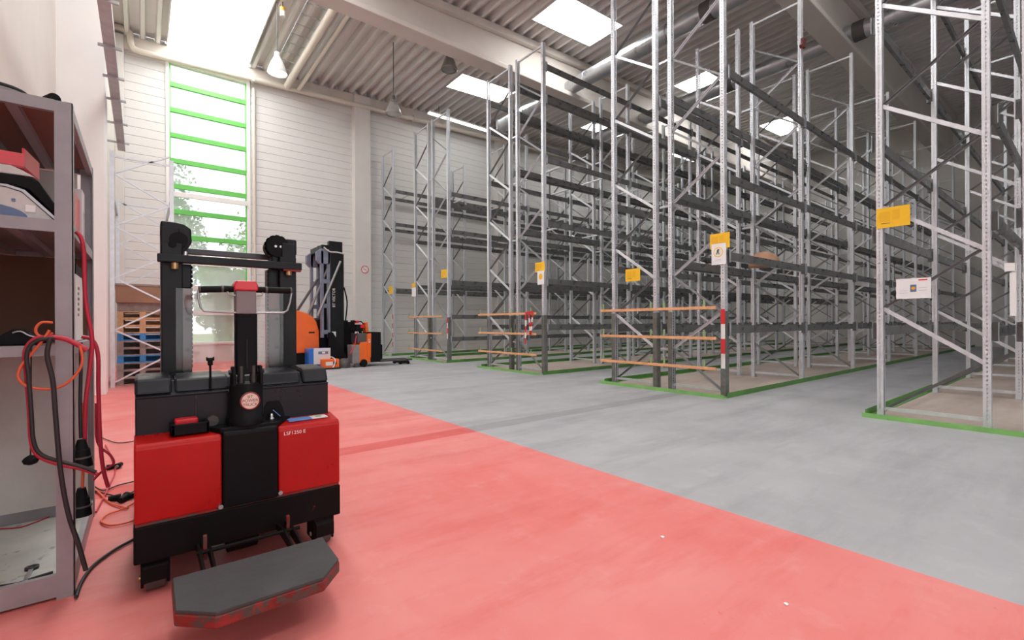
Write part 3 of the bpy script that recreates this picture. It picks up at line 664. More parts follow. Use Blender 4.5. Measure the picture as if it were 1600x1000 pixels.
# mast
def mast(x0, x1, s, top):
    xo, xi = (x0, x1) if s < 0 else (x1, x0)
    o = part(MB().box(min(xo, xo-s*.085), max(xo, xo-s*.085), 3.26, 3.42, .10, top-.03).box(min(xo, xo-s*.10), max(xo, xo-s*.10), 3.252, 3.275, .10, top-.12), 'mast_channel', MAST_BLK, .006)
    a_, b_ = sorted((xo-s*.085, xi))
    part(MB().box(a_, b_, 3.285, 3.40, .12, 1.46), 'inner_rail', MAST_GRY, .005, o)
    part(MB().box(a_, b_, 3.30, 3.40, 1.46, 1.60), 'rail_head', MAST_BLK, .005, o)
    part(MB().box(a_+.002, b_-.002, 3.278, 3.286, 1.345, 1.455), 'rail_pad', RAIL_PAD, 0, o)
    for z in (1.10, 1.28): part(MB().cyl(((a_+b_)/2+.01, 3.285, z), ((a_+b_)/2+.01, 3.277, z), .012, n=12), 'rail_bolt', BLACK, 0, o)
    ch = MB(); z = 1.0
    while z < 1.58: ch.box(xi-.004 if s < 0 else xi-.004, xi+.004, 3.29, 3.31, z, z+.018); z += .026
    part(ch, 'lift_chain', BLACK, 0, o)
    return o
ml = mast(.083, .228, -1, 1.83); mr = mast(.630, .788, 1, 1.80)
part(MB().prism([(.083, 1.75), (.083, 1.832), (.155, 1.832), (.19, 1.825), (.225, 1.80), (.228, 1.72), (.19, 1.66), (.14, 1.62), (.11, 1.62)], 'y', 3.27, 3.41), 'pulley_block', MAST_BLK, .008, ml)
part(MB().cyl((.165, 3.255, 1.73), (.165, 3.28, 1.73), .045, n=20).cyl((.135, 3.25, 1.70), (.135, 3.262, 1.70), .02, n=12), 'pulley', BLACK, 0, ml)
whl = MB().cyl((.685, 3.27, 1.745), (.685, 3.40, 1.745), .066, n=28)
for k in range(14): g_ = 2*PI*k/14; whl.bar((.685+.064*math.cos(g_), 3.30, 1.745+.064*math.sin(g_)), (.685+.074*math.cos(g_), 3.30, 1.745+.074*math.sin(g_)), .012, .05)
part(whl, 'chain_wheel', BLACK, 0, mr)
part(MB().box(.735, .798, 3.28, 3.41, 1.70, 1.80).box(.65, .79, 3.29, 3.41, 1.60, 1.73), 'pulley_block', MAST_BLK, .008, mr)
for x in (.67, .70): part(MB().cyl((x, 3.268, 1.745), (x, 3.275, 1.745), .008, n=10), 'wheel_bolt', STEEL, 0, mr)
cb = part(MB().box(.066, .81, 3.20, 3.245, 1.595, 1.640), 'cross_bar', MAST_BLK, .005)
part(MB().box(.70, .805, 3.202, 3.243, 1.585, 1.597), 'bar_edge', WORN_RED, 0, cb)
for x in (.145, .735): part(MB().cyl((x, 3.225, 1.56), (x, 3.225, 1.598), .018, n=12), 'brass_nut', BRASS, 0, cb)
part(MB().box(.19, .70, 3.43, 3.465, 1.675, 1.710), 'cross_bar', MAST_GRY, .004)
part(MB().cyl((.196, 3.25, 1.64), (.196, 3.25, 1.665), .012, n=12), 'bar_pin', CHROME)
pg = part(MB().box(.150, .708, 3.250, 3.256, .98, 1.455), 'mast_guard', POLY)
# forks, legs and wheels
part(MB().box(.12, .74, 3.43, 3.47, .16, .55), 'fork_carriage', MAST_BLK, .006)
for x in (.15, .56): part(MB().prism([(3.46, .16), (3.46, .22), (4.62, .14), (4.66, .11), (4.66, .09), (3.46, .09)], 'x', x, x+.16), 'fork', MAST_BLK, .005)
for x in (-.02, .775):
    lg_ = part(MB().box(x, x+.10, 3.30, 4.35, .06, .17), 'support_leg', CHASSIS, .008)
    part(MB().cyl((x+.02, 4.2, .043), (x+.08, 4.2, .043), .043, n=20), 'load_wheel', RUBBER, 0, lg_)
def caster(x, y):
    c = part(MB().box(x-.055, x+.055, y-.055, y+.10, .10, .16).box(x-.055, x-.043, y-.05, y+.09, .03, .12).box(x+.043, x+.055, y-.05, y+.09, .03, .12).prism([(y-.075, .06), (y-.075, .13), (y-.04, .155), (y-.04, .05)], 'x', x-.05, x+.05), 'caster_housing', CHASSIS, .005)
    part(MB().cyl((x-.036, y, .062), (x+.036, y, .062), .062, n=28), 'caster_wheel', DKGREY, .004, c)
    part(MB().cyl((x-.062, y, .062), (x-.055, y, .062), .012, n=10), 'axle_bolt', BRASS, 0, c)
caster(.045, 2.80); caster(.800, 2.78)
part(MB().cyl((.36, 3.0, .115), (.50, 3.0, .115), .115, n=32), 'drive_wheel', BLACK, .01)
# stand-on platform
pl = [(.090, 2.372), (.690, 2.366), (.682, 2.10), (.582, 1.985), (.203, 1.985), (.087, 2.095)]
pf = part(MB().prism(pl, 'z', .150, .196), 'platform', WORN_RED, .006)
part(MB().prism([(.43+(x-.43)*.985, 2.18+(y-2.18)*.985) for x, y in pl], 'z', .196, .210), 'platform_mat', RUBBER, .003, pf)
part(MB().tube([(.19, 2.56, .205), (.63, 2.56, .205)], .009, 10), 'hinge_rod', CHASSIS)
for x in (.205, .245, .56, .60): part(MB().prism([(2.36, .155), (2.36, .19), (2.56, .215), (2.73, .19), (2.73, .16)], 'x', x-.006, x+.006), 'hinge_arm', CHASSIS, .002)
for x in (.225, .58): part(MB().box(x-.008, x+.008, 2.575, 2.595, .16, .272), 'hinge_spring', WORN_RED, .003)

# ------------------------------------------------------------------ reach truck, pallet truck and chargers in the back
K = thing('reach_truck', 'orange reach truck with tall black mast parked before the far wall', 'truck', (3.6, 14.4, 0))
def kp(mb, name, m, bevel=0, parent=None): return mb.build(name, m, parent or K, bevel=bevel)
kb = kp(MB().prism([(2.78, .42), (2.78, 1.62), (3.42, 1.62), (3.62, 1.56), (3.80, 1.46), (3.92, 1.30), (3.99, 1.02), (4.00, .42)], 'y', 13.95, 15.05), 'body', ORANGE_T, .03)
kp(MB().box(3.70, 3.86, 13.945, 13.95, .98, 1.02), 'grab_slot', BLACK, 0, kb); kp(MB().box(3.18, 3.25, 13.944, 13.95, .90, 1.10), 'vent_slot', REDPRINT, 0, kb)
kp(MB().box(2.80, 4.05, 14.0, 15.0, .10, .42), 'chassis', BLACK, .02)
kp(MB().prism([(3.05, 1.55), (3.05, 2.30), (3.18, 2.30), (3.22, 1.95), (3.30, 1.60)], 'y', 14.05, 14.16), 'cab_post', ORANGE_T, .01)
kp(MB().prism([(3.05, 1.55), (3.05, 2.30), (3.18, 2.30), (3.22, 1.95), (3.30, 1.60)], 'y', 14.84, 14.95), 'cab_post', ORANGE_T, .01)
for y in (14.05, 14.84): kp(MB().box(2.80, 2.90, y, y+.11, 1.58, 2.33), 'cab_post', ORANGE_T, .01)
kp(MB().prism([(2.78, 2.31), (2.78, 2.42), (3.42, 2.46), (3.20, 2.30)], 'y', 14.0, 15.0), 'overhead_guard', ORANGE_T, .01)
kp(MB().prism([(3.90, 1.35), (4.05, 1.42), (4.18, 1.15), (4.22, .42), (4.02, .42), (4.01, 1.05)], 'y', 13.93, 15.05), 'front_panel', BLACK, .01)
for y in (13.72, 14.75):
    m_ = kp(MB().box(4.22, 4.62, y, y+.16, .12, 3.30).box(4.20, 4.58, y-.01, y+.17, 3.30, 3.62), 'mast_upright', MAST_BLK, .012)
    ld = MB().box(3.98, 4.05, y, y+.14, .85, 3.32).box(4.17, 4.23, y, y+.14, .85, 3.32).prism([(3.86, 3.05), (3.86, 3.28), (3.98, 3.38), (4.25, 3.38), (4.25, 2.95), (3.95, 2.95)], 'y', y, y+.14)
    for z in (1.0, 1.75, 2.45): ld.box(4.04, 4.18, y, y+.14, z-.05, z+.07)
    kp(ld, 'inner_mast', BLUEGREY, .006, m_)
    kp(MB().tube([(4.50, y-.06, 3.05), (4.30, y-.06, 2.55), (3.86, y-.06, 1.47)], .035, 10), 'stay_bar', STEEL, 0, m_)
kp(MB().tube([(4.02, 14.2, 2.55), (3.45, 14.2, 1.60)], .035, 10), 'tilt_cylinder', DKGREY)
kp(MB().box(4.0, 4.20, 13.74, 14.9, 3.32, 3.50), 'mast_head', MAST_BLK, .02)
kp(MB().tube([(4.05, 13.7, 3.42), (4.2, 13.66, 3.30), (4.4, 13.66, 3.30), (4.6, 13.7, 3.28)], .02, 8, spline=3), 'hose', LTGREY)
text('mast_lettering', 'BT VECTOR', .105, WHITE_LET, K, (4.36, 13.712, 1.72), (PI/2, -PI/2, 0))
kp(MB().box(4.27, 4.38, 13.712, 13.719, .78, 1.02), 'data_plate', PAPER)
for y in (13.55, 14.95):
    lg2 = kp(MB().prism([(4.15, .12), (4.15, 1.0), (4.25, 1.0), (4.45, .66), (4.56, .42), (4.64, .34), (4.64, .12)], 'y', y, y+.14), 'outrigger_leg', BLACK, .01)
    kp(MB().cyl((4.48, y+.01, .12), (4.48, y+.13, .12), .12, n=24), 'load_wheel', DKGREY, 0, lg2)
kp(MB().box(4.66, 5.0, 13.93, 14.85, .22, 1.30).box(4.95, 5.02, 13.95, 14.15, .20, 1.35).box(4.95, 5.02, 14.55, 14.75, .20, 1.35), 'fork_carriage', BLACK, .01)
for y in (14.0, 14.60): kp(MB().box(5.0, 5.75, y, y+.12, .20, .25), 'fork', BLACK, .005)
kp(MB().tube([(4.6, 13.66, 2.3), (4.68, 13.64, 1.9), (4.66, 13.66, 1.5), (4.63, 13.7, 1.2)], .02, 8, spline=3), 'hose', BLACK)

W = thing('pallet_truck', 'small orange and black electric pallet truck beside the reach truck', 'truck', (4.66, 13.45, 0))
W.scale = (.72, 1, .86)
def wp(mb, name, m, bevel=0, parent=None): return mb.build(name, m, parent or W, bevel=bevel)
wp(MB().prism([(4.95, .14), (4.95, .72), (5.02, .82), (5.40, .84), (5.42, .14)], 'y', 13.2, 13.85), 'hood', ORANGE_T, .02)
wp(MB().prism([(4.68, .12), (4.66, .74), (4.98, .74), (4.98, .12)], 'y', 13.2, 13.6), 'drive_cover', MIDGREY, .02)
wp(MB().box(4.92, 5.30, 13.25, 13.8, .80, 1.12), 'upper_cover', DKGREY, .02)
wp(MB().prism([(5.26, .35), (5.28, 1.10), (5.44, 1.12), (5.42, .3)], 'y', 13.18, 13.3), 'front_panel', ORANGE_T, .01)
text('panel_lettering', 'BT', .12, WHITE_LET, W, (5.40, 13.178, .80), (PI/2, -PI/2, 0))
wp(MB().box(5.43, 5.86, 13.2, 13.85, .14, 1.16), 'battery_box', BLACK, .02)
wp(MB().box(5.86, 5.98, 13.3, 13.75, .22, .72), 'load_stop', BLACK, .015)
wp(MB().prism([(5.36, 1.14), (5.33, 1.48), (5.43, 1.50), (5.48, 1.16)], 'y', 13.45, 13.7), 'backrest', ORANGE_T, .015)
tl = wp(MB().tube([(5.20, 13.5, 1.1), (5.10, 13.5, 1.22), (5.02, 13.5, 1.40)], .05, 10).box(4.95, 5.22, 13.42, 13.6, 1.18, 1.42), 'tiller', BLACK, .01)
wp(MB().tube([(4.98, 13.45, 1.50), (4.82, 13.42, 1.54), (4.70, 13.4, 1.48), (4.68, 13.4, 1.36), (4.78, 13.42, 1.28), (4.96, 13.45, 1.30)], .022, 8, spline=3), 'handle_loop', BLACK, 0, tl)
wp(MB().tube([(5.05, 13.55, 1.50), (5.22, 13.6, 1.52), (5.32, 13.6, 1.44), (5.3, 13.6, 1.30)], .022, 8, spline=3), 'handle_loop', BLACK, 0, tl)
wp(MB().box(4.93, 5.06, 13.42, 13.55, 1.46, 1.55), 'safety_button', BTN_RED, .01, tl); wp(MB().box(5.12, 5.26, 13.40, 13.46, 1.30, 1.42), 'red_panel', BTN_RED, .005, tl)
wp(MB().tube([(5.0, 13.45, 1.15), (4.86, 13.3, .92), (4.75, 13.2, .70), (4.55, 13.15, .45)], .022, 8, spline=3), 'cable', CAB_RED)
for y in (13.2, 13.62):
    fk = wp(MB().box(5.80, 7.25, y, y+.17, .13, .19), 'fork', DKGREY, .005)
    wp(MB().box(6.80, 7.10, y+.02, y+.15, .03, .13).cyl((7.10, y+.03, .05), (7.10, y+.14, .05), .05, n=18).cyl((6.75, y+.03, .05), (6.75, y+.14, .05), .05, n=18), 'load_roller', BLACK, 0, fk)
wp(MB().cyl((5.12, 13.14, .13), (5.12, 13.28, .13), .13, n=24), 'drive_wheel', BLACK, .01)
wp(MB().cyl((4.82, 13.16, .07), (4.82, 13.22, .07), .07, n=18), 'caster_wheel', DKGREY, .005)
t = thing('motor_cover', 'rounded grey cover lying on the floor left of the small pallet truck', 'cover', (4.50, 13.45, 0))
MB().lathe([(.16, 0), (.17, .08), (.15, .20), (.08, .26), (.02, .27)], (4.48, 13.33, 0), 16).build('shell', DKGREY, t); MB().box(4.43, 4.53, 13.18, 13.25, .13, .18).build('rim_clip', MIDGREY, t, bevel=.01)
t = thing('battery_charger', 'blue and white battery charger cabinet on the floor before the reach truck', 'charger', (3.85, 13.6, 0))
MB().box(3.56, 4.12, 13.42, 13.85, 0, .56).build('cabinet', CHARGE_BLUE, t, bevel=.015); MB().box(3.68, 4.13, 13.40, 13.42, .13, .57).build('front_panel', CHARGE_WHT, t, bevel=.008)
MB().box(3.80, 4.06, 13.392, 13.40, .41, .48).build('label', BLUEPRINT, t); MB().box(3.90, 3.98, 13.388, 13.392, .42, .47).build('label_logo', PAPER, t)
t = thing('orange_case', 'low orange case with pale label beside the blue charger', 'case', (4.05, 13.25, 0))
MB().box(3.85, 4.30, 13.18, 13.45, 0, .27).build('case_body', ORANGE_T, t, bevel=.012); MB().box(3.93, 4.12, 13.172, 13.18, .10, .20).build('label', PAPER, t); MB().box(4.14, 4.22, 13.172, 13.18, .12, .20).build('socket', BLACK, t)
MB().tube([(4.05, 13.3, .27), (4.1, 13.25, .33), (4.18, 13.17, .26), (4.16, 13.15, .12), (4.08, 13.12, .01)], .014, 6, spline=3).build('cord', PAPER, t)
tag(MB().tube([(3.35, 13.8, .02), (3.1, 13.7, .03), (2.9, 13.9, .02), (3.1, 14.2, .03), (3.4, 14.05, .04), (3.25, 13.75, .06), (2.95, 13.75, .06), (3.05, 14.1, .06), (3.42, 13.9, .03), (3.40, 13.45, .027), (3.62, 13.1, .027), (4.3, 13.08, .027)], .025, 8, spline=4).build('charging_cable', CAB_BLK), 'black cable coiled on the floor left of the blue charger', 'cable')
# ------------------------------------------------------------------ rack with pallets behind the pier
t = thing('storage_rack', 'slim galvanised rack holding stacked pallets beside the white pier', 'storage rack', (.04, 13.5, 0))
def frm(y, top):
    f = bpy.data.objects.new('upright_frame', None); C.objects.link(f); f.parent = t; f.location = (0, y-13.5, 0)
    for x, tp in ((-.46, top), (.50, top)): MB().box(x-.035, x+.035, y-.04, y+.04, 0, tp).build('post', GALV_L, f)
    z = .1; k = 0
    while z < top-.4:
        a_, b_ = ((-.43, .47) if k % 2 == 0 else (.47, -.43)); MB().bar((a_, y, z), (b_, y, z+.52), .03, .03).build('brace', GALV_L, f); z += .52; k += 1
    MB().bar((-.43, y, top-.1), (.47, y, top-.1), .03, .04).build('brace', GALV_L, f)
frm(12.2, 4.7); frm(14.9, 4.3)
for z in (2.12, 3.95):
    for x in (-.47, .51): MB().box(x-.02, x+.02, 12.24, 14.86, z-.05, z+.05).build('beam', GALV, t)
def pallet(z, m, top, lab, group, y0=12.45, x0=-.40, dx=.82, h=.15):
    mb = MB()
    for i in range(5): mb.box(x0, x0+dx, y0+i*.24+.012, y0+(i+1)*.24-.012, z+h-.022, z+h, 1)
    for i in range(3):
        for j in range(3): xx = x0+i*(dx-.1)/2; yy = y0+.012+j*.54; mb.box(xx, xx+.1, yy, yy+.1, z+.022, z+h-.044)
    for i in range(3): mb.box(x0+i*(dx-.1)/2, x0+i*(dx-.1)/2+.1, y0+.012, y0+1.19, z+h-.044, z+h-.022)
    for j in range(3): mb.box(x0, x0+dx, y0+.012+j*.54, y0+.112+j*.54, z, z+.022, 1)
    mb.box(x0+.1, x0+dx-.1, y0+.56, y0+.60, z+.022, z+h-.044)
    tag(mb.build('pallet', [m, top]), lab, 'pallet', group)
nm = ['lowest weathered pallet on the floor', 'second weathered pallet from the floor', 'third weathered pallet from the floor', 'lower bright blue pallet', 'weathered pallet just above the lower blue one', 'weathered pallet just under the upper blue one', 'upper bright blue pallet', 'lower fresh wooden pallet above the blue ones', 'middle fresh wooden pallet', 'top fresh wooden pallet under the brown crate']
for i, l in enumerate(nm):
    top = BLUE_PAL if i in (3, 6) else (WOOD if i >= 7 else WOOD_G)
    pallet(i*.152+.0005*i, BLUE_PAL if i in (3, 6) else WOOD_G if i < 7 else WOOD, top, l+' in the stack by the white pier', 'stacked pallets by the pier')
t2 = thing('crate', 'long brown crate on top of the pallet stack by the white pier', 'crate', (0, 13, 1.53))
MB().box(-.42, .43, 12.42, 13.7, 1.70, 2.05).build('crate_side', CARTON, t2, bevel=.01); MB().box(-.43, .44, 12.41, 13.71, 2.05, 2.09).box(-.40, .40, 12.5, 12.62, 1.53, 1.70).box(-.40, .40, 13.4, 13.52, 1.53, 1.70).build('crate_boards', WOOD_G, t2)
t3 = thing('floor_jack', 'yellow and red tool lying between the crate and the wooden pallets', 'tool', (.2, 12.9, 1.53))
MB().box(.10, .30, 12.64, 12.9, 1.526, 1.62).build('tool_body', BTN_RED, t3, bevel=.01); MB().box(-.12, .06, 12.64, 12.85, 1.526, 1.57).build('tool_foot', YELLOW, t3, bevel=.01)
ORANGE_LOOP=[(-0.318,2.86,1.227),(-0.333,2.86,1.195),(-0.377,2.86,1.12),(-0.405,2.86,1.074),(-0.413,2.86,1.027),(-0.384,2.86,0.986),(-0.323,2.86,0.97),(-0.273,2.86,0.983),(-0.229,2.86,1.034),(-0.212,2.86,1.091),(-0.22,2.86,1.156)]
ORANGE_COIL=[(-0.312,2.9,1.26),(-0.347,2.9,1.261),(-0.365,2.9,1.235),(-0.359,2.9,1.207),(-0.332,2.9,1.195),(-0.312,2.9,1.215)]
RED_BIG=[(-0.31,2.88,1.197),(-0.365,2.88,1.191),(-0.396,2.88,1.134),(-0.391,2.88,1.023),(-0.383,2.88,0.87),(-0.378,2.88,0.745),(-0.357,2.88,0.679),(-0.296,2.88,0.632),(-0.223,2.88,0.597),(-0.164,2.88,0.56)]
BLACK_BIG=[(-0.302,2.85,1.189),(-0.355,2.85,1.183),(-0.386,2.85,1.132),(-0.381,2.85,1.025),(-0.374,2.85,0.874),(-0.368,2.85,0.756),(-0.347,2.85,0.693),(-0.289,2.85,0.651),(-0.221,2.85,0.615),(-0.167,2.85,0.577)]
BLACK_LONG=[(-0.31,2.82,1.194),(-0.321,2.82,1.12),(-0.304,2.82,1.008),(-0.295,2.82,0.841),(-0.28,2.82,0.602),(-0.256,2.82,0.414),(-0.225,2.82,0.278),(-0.201,2.82,0.154)]
THIN=[(-0.382,2.92,1.157),(-0.383,2.92,1.047),(-0.384,2.92,0.907),(-0.386,2.92,0.649)]
RED_SHORT=[(-0.324,2.87,1.197),(-0.273,2.87,1.189),(-0.231,2.87,1.163),(-0.197,2.87,1.133)]
RED_TOP=[(-0.246,3.05,1.696),(-0.228,3.05,1.667),(-0.219,3.05,1.594),(-0.217,3.05,1.458),(-0.211,3.05,1.335),(-0.191,3.05,1.18),(-0.201,3.05,1.025),(-0.215,3.05,0.871),(-0.22,3.05,0.655)]
RED_RIGHT=[(-0.24,3.2,1.19),(-0.198,3.2,1.17),(-0.178,3.2,1.093),(-0.177,3.2,0.929),(-0.172,3.2,0.682),(-0.161,3.2,0.515),(-0.141,3.2,0.408)]
RED_LOOP=[(-0.192,3.3,0.835),(-0.188,3.3,0.632),(-0.136,3.3,0.551),(-0.124,3.3,0.501),(-0.168,3.3,0.472),(-0.204,3.3,0.432)]
BLACK_PLUG=[(-0.228,3.0,1.167),(-0.228,3.0,1.031),(-0.231,3.0,0.88),(-0.229,3.0,0.714)]
PLUGCORD=[(-0.228,3.1,0.867),(-0.227,3.1,0.679),(-0.229,3.1,0.555),(-0.232,3.1,0.452)]
PL1=[(-0.227,3.0,0.706),(-0.227,3.0,0.581)]
PL2=[(-0.235,3.1,0.453),(-0.238,3.1,0.319)]
F_BLACK=[(-0.24,2.902,0.012),(-0.236,3.015,0.012),(-0.223,3.128,0.012),(-0.192,3.246,0.012),(-0.121,3.377,0.012),(-0.032,3.478,0.012)]
F_BLACK2=[(-0.502,7.38,0.012),(-0.345,6.798,0.012),(-0.199,6.395,0.012),(-0.042,6.404,0.012)]
F_BLACK3=[(-0.327,4.934,0.012),(-0.237,4.644,0.012),(-0.148,4.713,0.012),(-0.033,4.751,0.012)]
F_BLACK4=[(-0.303,4.697,0.012),(-0.195,4.5,0.012),(-0.121,4.4,0.012),(-0.031,4.493,0.012)]
F_ORANGE=[(-0.012,4.232,0.012),(-0.112,4.08,0.012),(-0.183,4.03,0.012),(-0.207,3.923,0.012),(-0.158,3.799,0.012),(-0.074,3.79,0.012),(-0.011,3.845,0.012)]
F_ORANGE2=[(-0.312,4.811,0.012),(-0.252,4.588,0.012),(-0.177,4.276,0.012),(-0.079,4.081,0.012)]
F_RED=[(-0.244,4.132,0.012),(-0.204,4.723,0.012),(-0.188,5.323,0.012),(-0.3,6.378,0.012)]
SH_BLACK=[(-0.517,3.148,0.05),(-0.453,3.13,0.05),(-0.403,3.15,0.05),(-0.344,3.165,0.05)]
SH_RED=[(-0.662,4.038,0.05),(-0.576,3.991,0.05),(-0.514,4.033,0.05),(-0.446,4.111,0.05)]
WRENCH=[(-0.435,3.024,0.05),(-0.431,3.284,0.05)]
PLUGS=[(-0.157,4.339,0.02),(-0.109,4.284,0.02),(-0.075,4.335,0.02),(-0.208,5.306,0.02),(-0.162,5.327,0.02)]

# ------------------------------------------------------------------ near shelving unit
t = thing('steel_shelf', 'lilac grey steel shelf unit at the left photo edge', 'shelf unit', (-.57, 3.5, 0))
def sp(mb, name, m, bevel=0, parent=None): return mb.build(name, m, parent or t, bevel=bevel)
XL, XR, YA, YB = -1.10, -.248, 2.95, 4.12
for x0, x1, sx in ((XL, XL+.065, 1), (XR-.062, XR, -1)):
    for y, sy in ((YA, 1), (YB, -1)):
        xo = XR if sx < 0 else XL
        mb = MB().box(x0, x1, min(y, y+sy*.004), max(y, y+sy*.004), 0, 2.272)
        mb.box(min(xo, xo+sx*.004), max(xo, xo+sx*.004), min(y, y+sy*.05), max(y, y+sy*.05), 0, 2.272)
        sp(mb, 'post', SHELF)
for z0, z1 in ((2.222, 2.275), (1.673, 1.728), (1.110, 1.158), (.012, .112)):
    sf = sp(MB().box(XL+.004, XR-.062, YA+.004, YA+.03, z0, z1).box(XL+.004, XR-.062, YB-.03, YB-.004, z0, z1).box(XR-.03, XR-.004, YA+.004, YB-.004, z0, z1).box(XL+.004, XL+.03, YA+.004, YB-.004, z0, z1), 'shelf_frame', SHELF)
    if z0 > 1:
        sp(MB().box(XL+.03, XR-.03, YA+.03, YB-.03, z1-.022, z1-.002), 'shelf_board', BROWN_B if z0 > 2 else MIDGREY if z0 > 1.5 else BROWN_B, 0, sf)
        for x in (-.62, -.45): sp(MB().box(x-.02, x+.02, YA+.03, YB-.03, z0, z1-.022), 'support_channel', SHELF, 0, sf)
sp(MB().box(XL+.03, XR-.03, YA+.03, YB-.03, .02, .045), 'floor_tray', CARD)
sp(MB().box(XL+.01, XR-.03, YB-.055, YB-.035, 1.16, 1.67), 'back_board', BROWN_P)
sp(MB().box(XL+.01, XR-.03, YB-.055, YB-.035, .12, 1.108), 'lower_back_board', DIRTY_W)
sp(MB().box(XL+.01, XR-.075, YB-.055, YB-.035, 1.73, 2.21), 'upper_back_board', CREAM_WALL)
# things on it
q = thing('round_lid', 'flat black round lid on top of the steel shelf', 'lid', (-.51, 3.14, 2.275))
MB().lathe([(.09, 0), (.105, .02), (.105, .05), (.09, .062), (.02, .068)], (-.51, 3.14, 2.2755), 32).build('lid_body', BLACK, q); MB().lathe([(.106, .028), (.108, .034), (.106, .04)], (-.51, 3.14, 2.2755), 32, caps=False).build('lid_band', MIDGREY, q)
q = thing('torch', 'black torch lying on top of the steel shelf beside its corner', 'torch', (-.36, 3.1, 2.275))
MB().cyl((-.385, 3.17, 2.307), (-.315, 3.02, 2.303), .024, n=16).build('barrel', BLACK, q); MB().cyl((-.394, 3.19, 2.307), (-.380, 3.16, 2.306), .032, .026, 18).build('head', DKGREY, q)
q = thing('rubber_knob', 'small black knob on top of the shelf corner', 'knob', (-.28, 3.05, 2.275)); MB().lathe([(.012, 0), (.014, .012), (.010, .022), (.002, .025)], (-.285, 3.06, 2.2755), 14).build('knob', BLACK, q)
q = thing('printer', 'pale device with dark slot on the second shelf, lower of the two', 'device', (-.45, 3.3, 1.728))
MB().prism([(-.80, 1.729), (-.80, 1.86), (-.47, 1.86), (-.42, 1.845), (-.318, 1.735), (-.318, 1.729)], 'y', 3.0, 3.5).build('device_body', LTGREY, q, bevel=.008)
MB().prism([(-.80, 1.862), (-.80, 1.872), (-.465, 1.872), (-.41, 1.856), (-.305, 1.74), (-.315, 1.736), (-.42, 1.848), (-.47, 1.862)], 'y', 2.995, 3.5).build('device_edge', STEEL, q)
MB().prism([(-.56+.16*math.cos(PI*k/12), 1.731+.055*math.sin(PI*k/12)) for k in range(13)], 'y', 2.992, 3.0).build('dark_arch', BLUEPRINT, q)
MB().box(-.452, -.440, 2.994, 3.0, 1.80, 1.812).build('status_light', BLUEPRINT, q); MB().box(-.41, -.375, 2.994, 3.0, 1.757, 1.79).build('button', PAPER, q, bevel=.004)
q = thing('scanner', 'silver device with thick black band stacked on the pale one', 'device', (-.45, 3.3, 1.875))
MB().prism([(-.80, 1.876), (-.80, 1.925), (-.42, 1.925), (-.37, 1.91), (-.30, 1.78), (-.33, 1.775), (-.40, 1.865), (-.45, 1.876)], 'y', 3.02, 3.5).build('black_band', BLACK, q, bevel=.006)
MB().prism([(-.80, 1.926), (-.80, 1.968), (-.46, 1.968), (-.42, 1.95), (-.38, 1.926)], 'y', 3.03, 3.5).build('silver_top', LTGREY, q, bevel=.006)
q = thing('red_container', 'open red plastic container on the stacked devices', 'container', (-.50, 3.2, 1.97))
MB().prism([(-.64, 3.04), (-.422, 3.07), (-.415, 3.30), (-.64, 3.30)], 'z', 1.9695, 1.978).prism([(-.64, 3.035), (-.42, 3.065), (-.42, 3.073), (-.64, 3.043)], 'z', 1.975, 2.035).prism([(-.428, 3.065), (-.42, 3.065), (-.40, 3.30), (-.41, 3.30)], 'z', 1.975, 2.06).prism([(-.64, 3.292), (-.41, 3.292), (-.41, 3.30), (-.64, 3.30)], 'z', 1.975, 2.07).build('container_shell', BTN_RED, q)
q = thing('red_binder', 'red folder with pale edge standing on the second shelf behind the front post', 'folder', (-.31, 3.6, 1.728))
MB().box(-.335, -.295, 3.58, 3.86, 1.729, 2.0).build('folder_cover', BTN_RED, q); MB().box(-.332, -.298, 3.578, 3.583, 1.735, 1.99).build('folder_spine', WORN_RED, q)
q = thing('white_box', 'white carton standing on the second shelf near the rear post', 'box', (-.30, 3.95, 1.728)); MB().box(-.355, -.285, 3.88, 4.03, 1.729, 2.08).build('carton_body', PAPER, q, bevel=.003); MB().box(-.287, -.2835, 3.9, 4.0, 1.80, 1.95).build('label', GREYPRINT, q)
q = thing('labelled_box', 'white and black labelled box on the third shelf behind the front post', 'box', (-.31, 3.7, 1.158))
MB().box(-.332, -.285, 3.50, 3.88, 1.159, 1.56).build('box_body', PAPER, q, bevel=.003); MB().box(-.333, -.284, 3.498, 3.885, 1.53, 1.585).build('box_lid', BLACK, q)
for k in range(6): MB().box(-.2845, -.2835, 3.60, 3.60+.05+.03*(k % 2), 1.30+k*.03, 1.315+k*.03).build('label_print', DARKPRINT, q)
q = thing('black_clamp', 'black plastic tool lying on the third shelf', 'tool', (-.47, 3.1, 1.158))
MB().prism([(-.62, 1.159), (-.62, 1.185), (-.50, 1.20), (-.455, 1.232), (-.415, 1.228), (-.395, 1.20), (-.34, 1.195), (-.325, 1.175), (-.38, 1.159)], 'y', 3.03, 3.10).build('tool_body', BLACK, q, bevel=.006)
MB().tube([(-.455, 3.028, 1.215), (-.43, 3.026, 1.222), (-.40, 3.028, 1.20), (-.35, 3.028, 1.185)], .004, 6, spline=3).build('tool_edge', STEEL, q)
q = thing('double_wrench', 'silver double ended wrench lying on the shelf floor tray', 'wrench', (WRENCH[0][0], WRENCH[0][1], .046))
wa, wb = Vector(WRENCH[0]), Vector(WRENCH[1]); wa.z = wb.z = .052
MB().bar(wa, wb, .018, .008).build('shank', STEEL, q, bevel=.002)
for p_ in (wa, wb): MB().lathe([(.012, -.005), (.026, -.005), (.026, .006), (.012, .006), (.012, -.005)], tuple(p_), 20, caps=False).build('jaw_end', MAST_GRY, q)
def cable(pts, r, m, label, cat='cable', sp=5, name='cable', group=None): return tag(MB().tube(pts, r, 8, spline=sp).build(name, m), label, cat, group)
cable(ORANGE_LOOP, .0055, CAB_ORG, 'orange cord hanging in a big loop over the shelf corner')
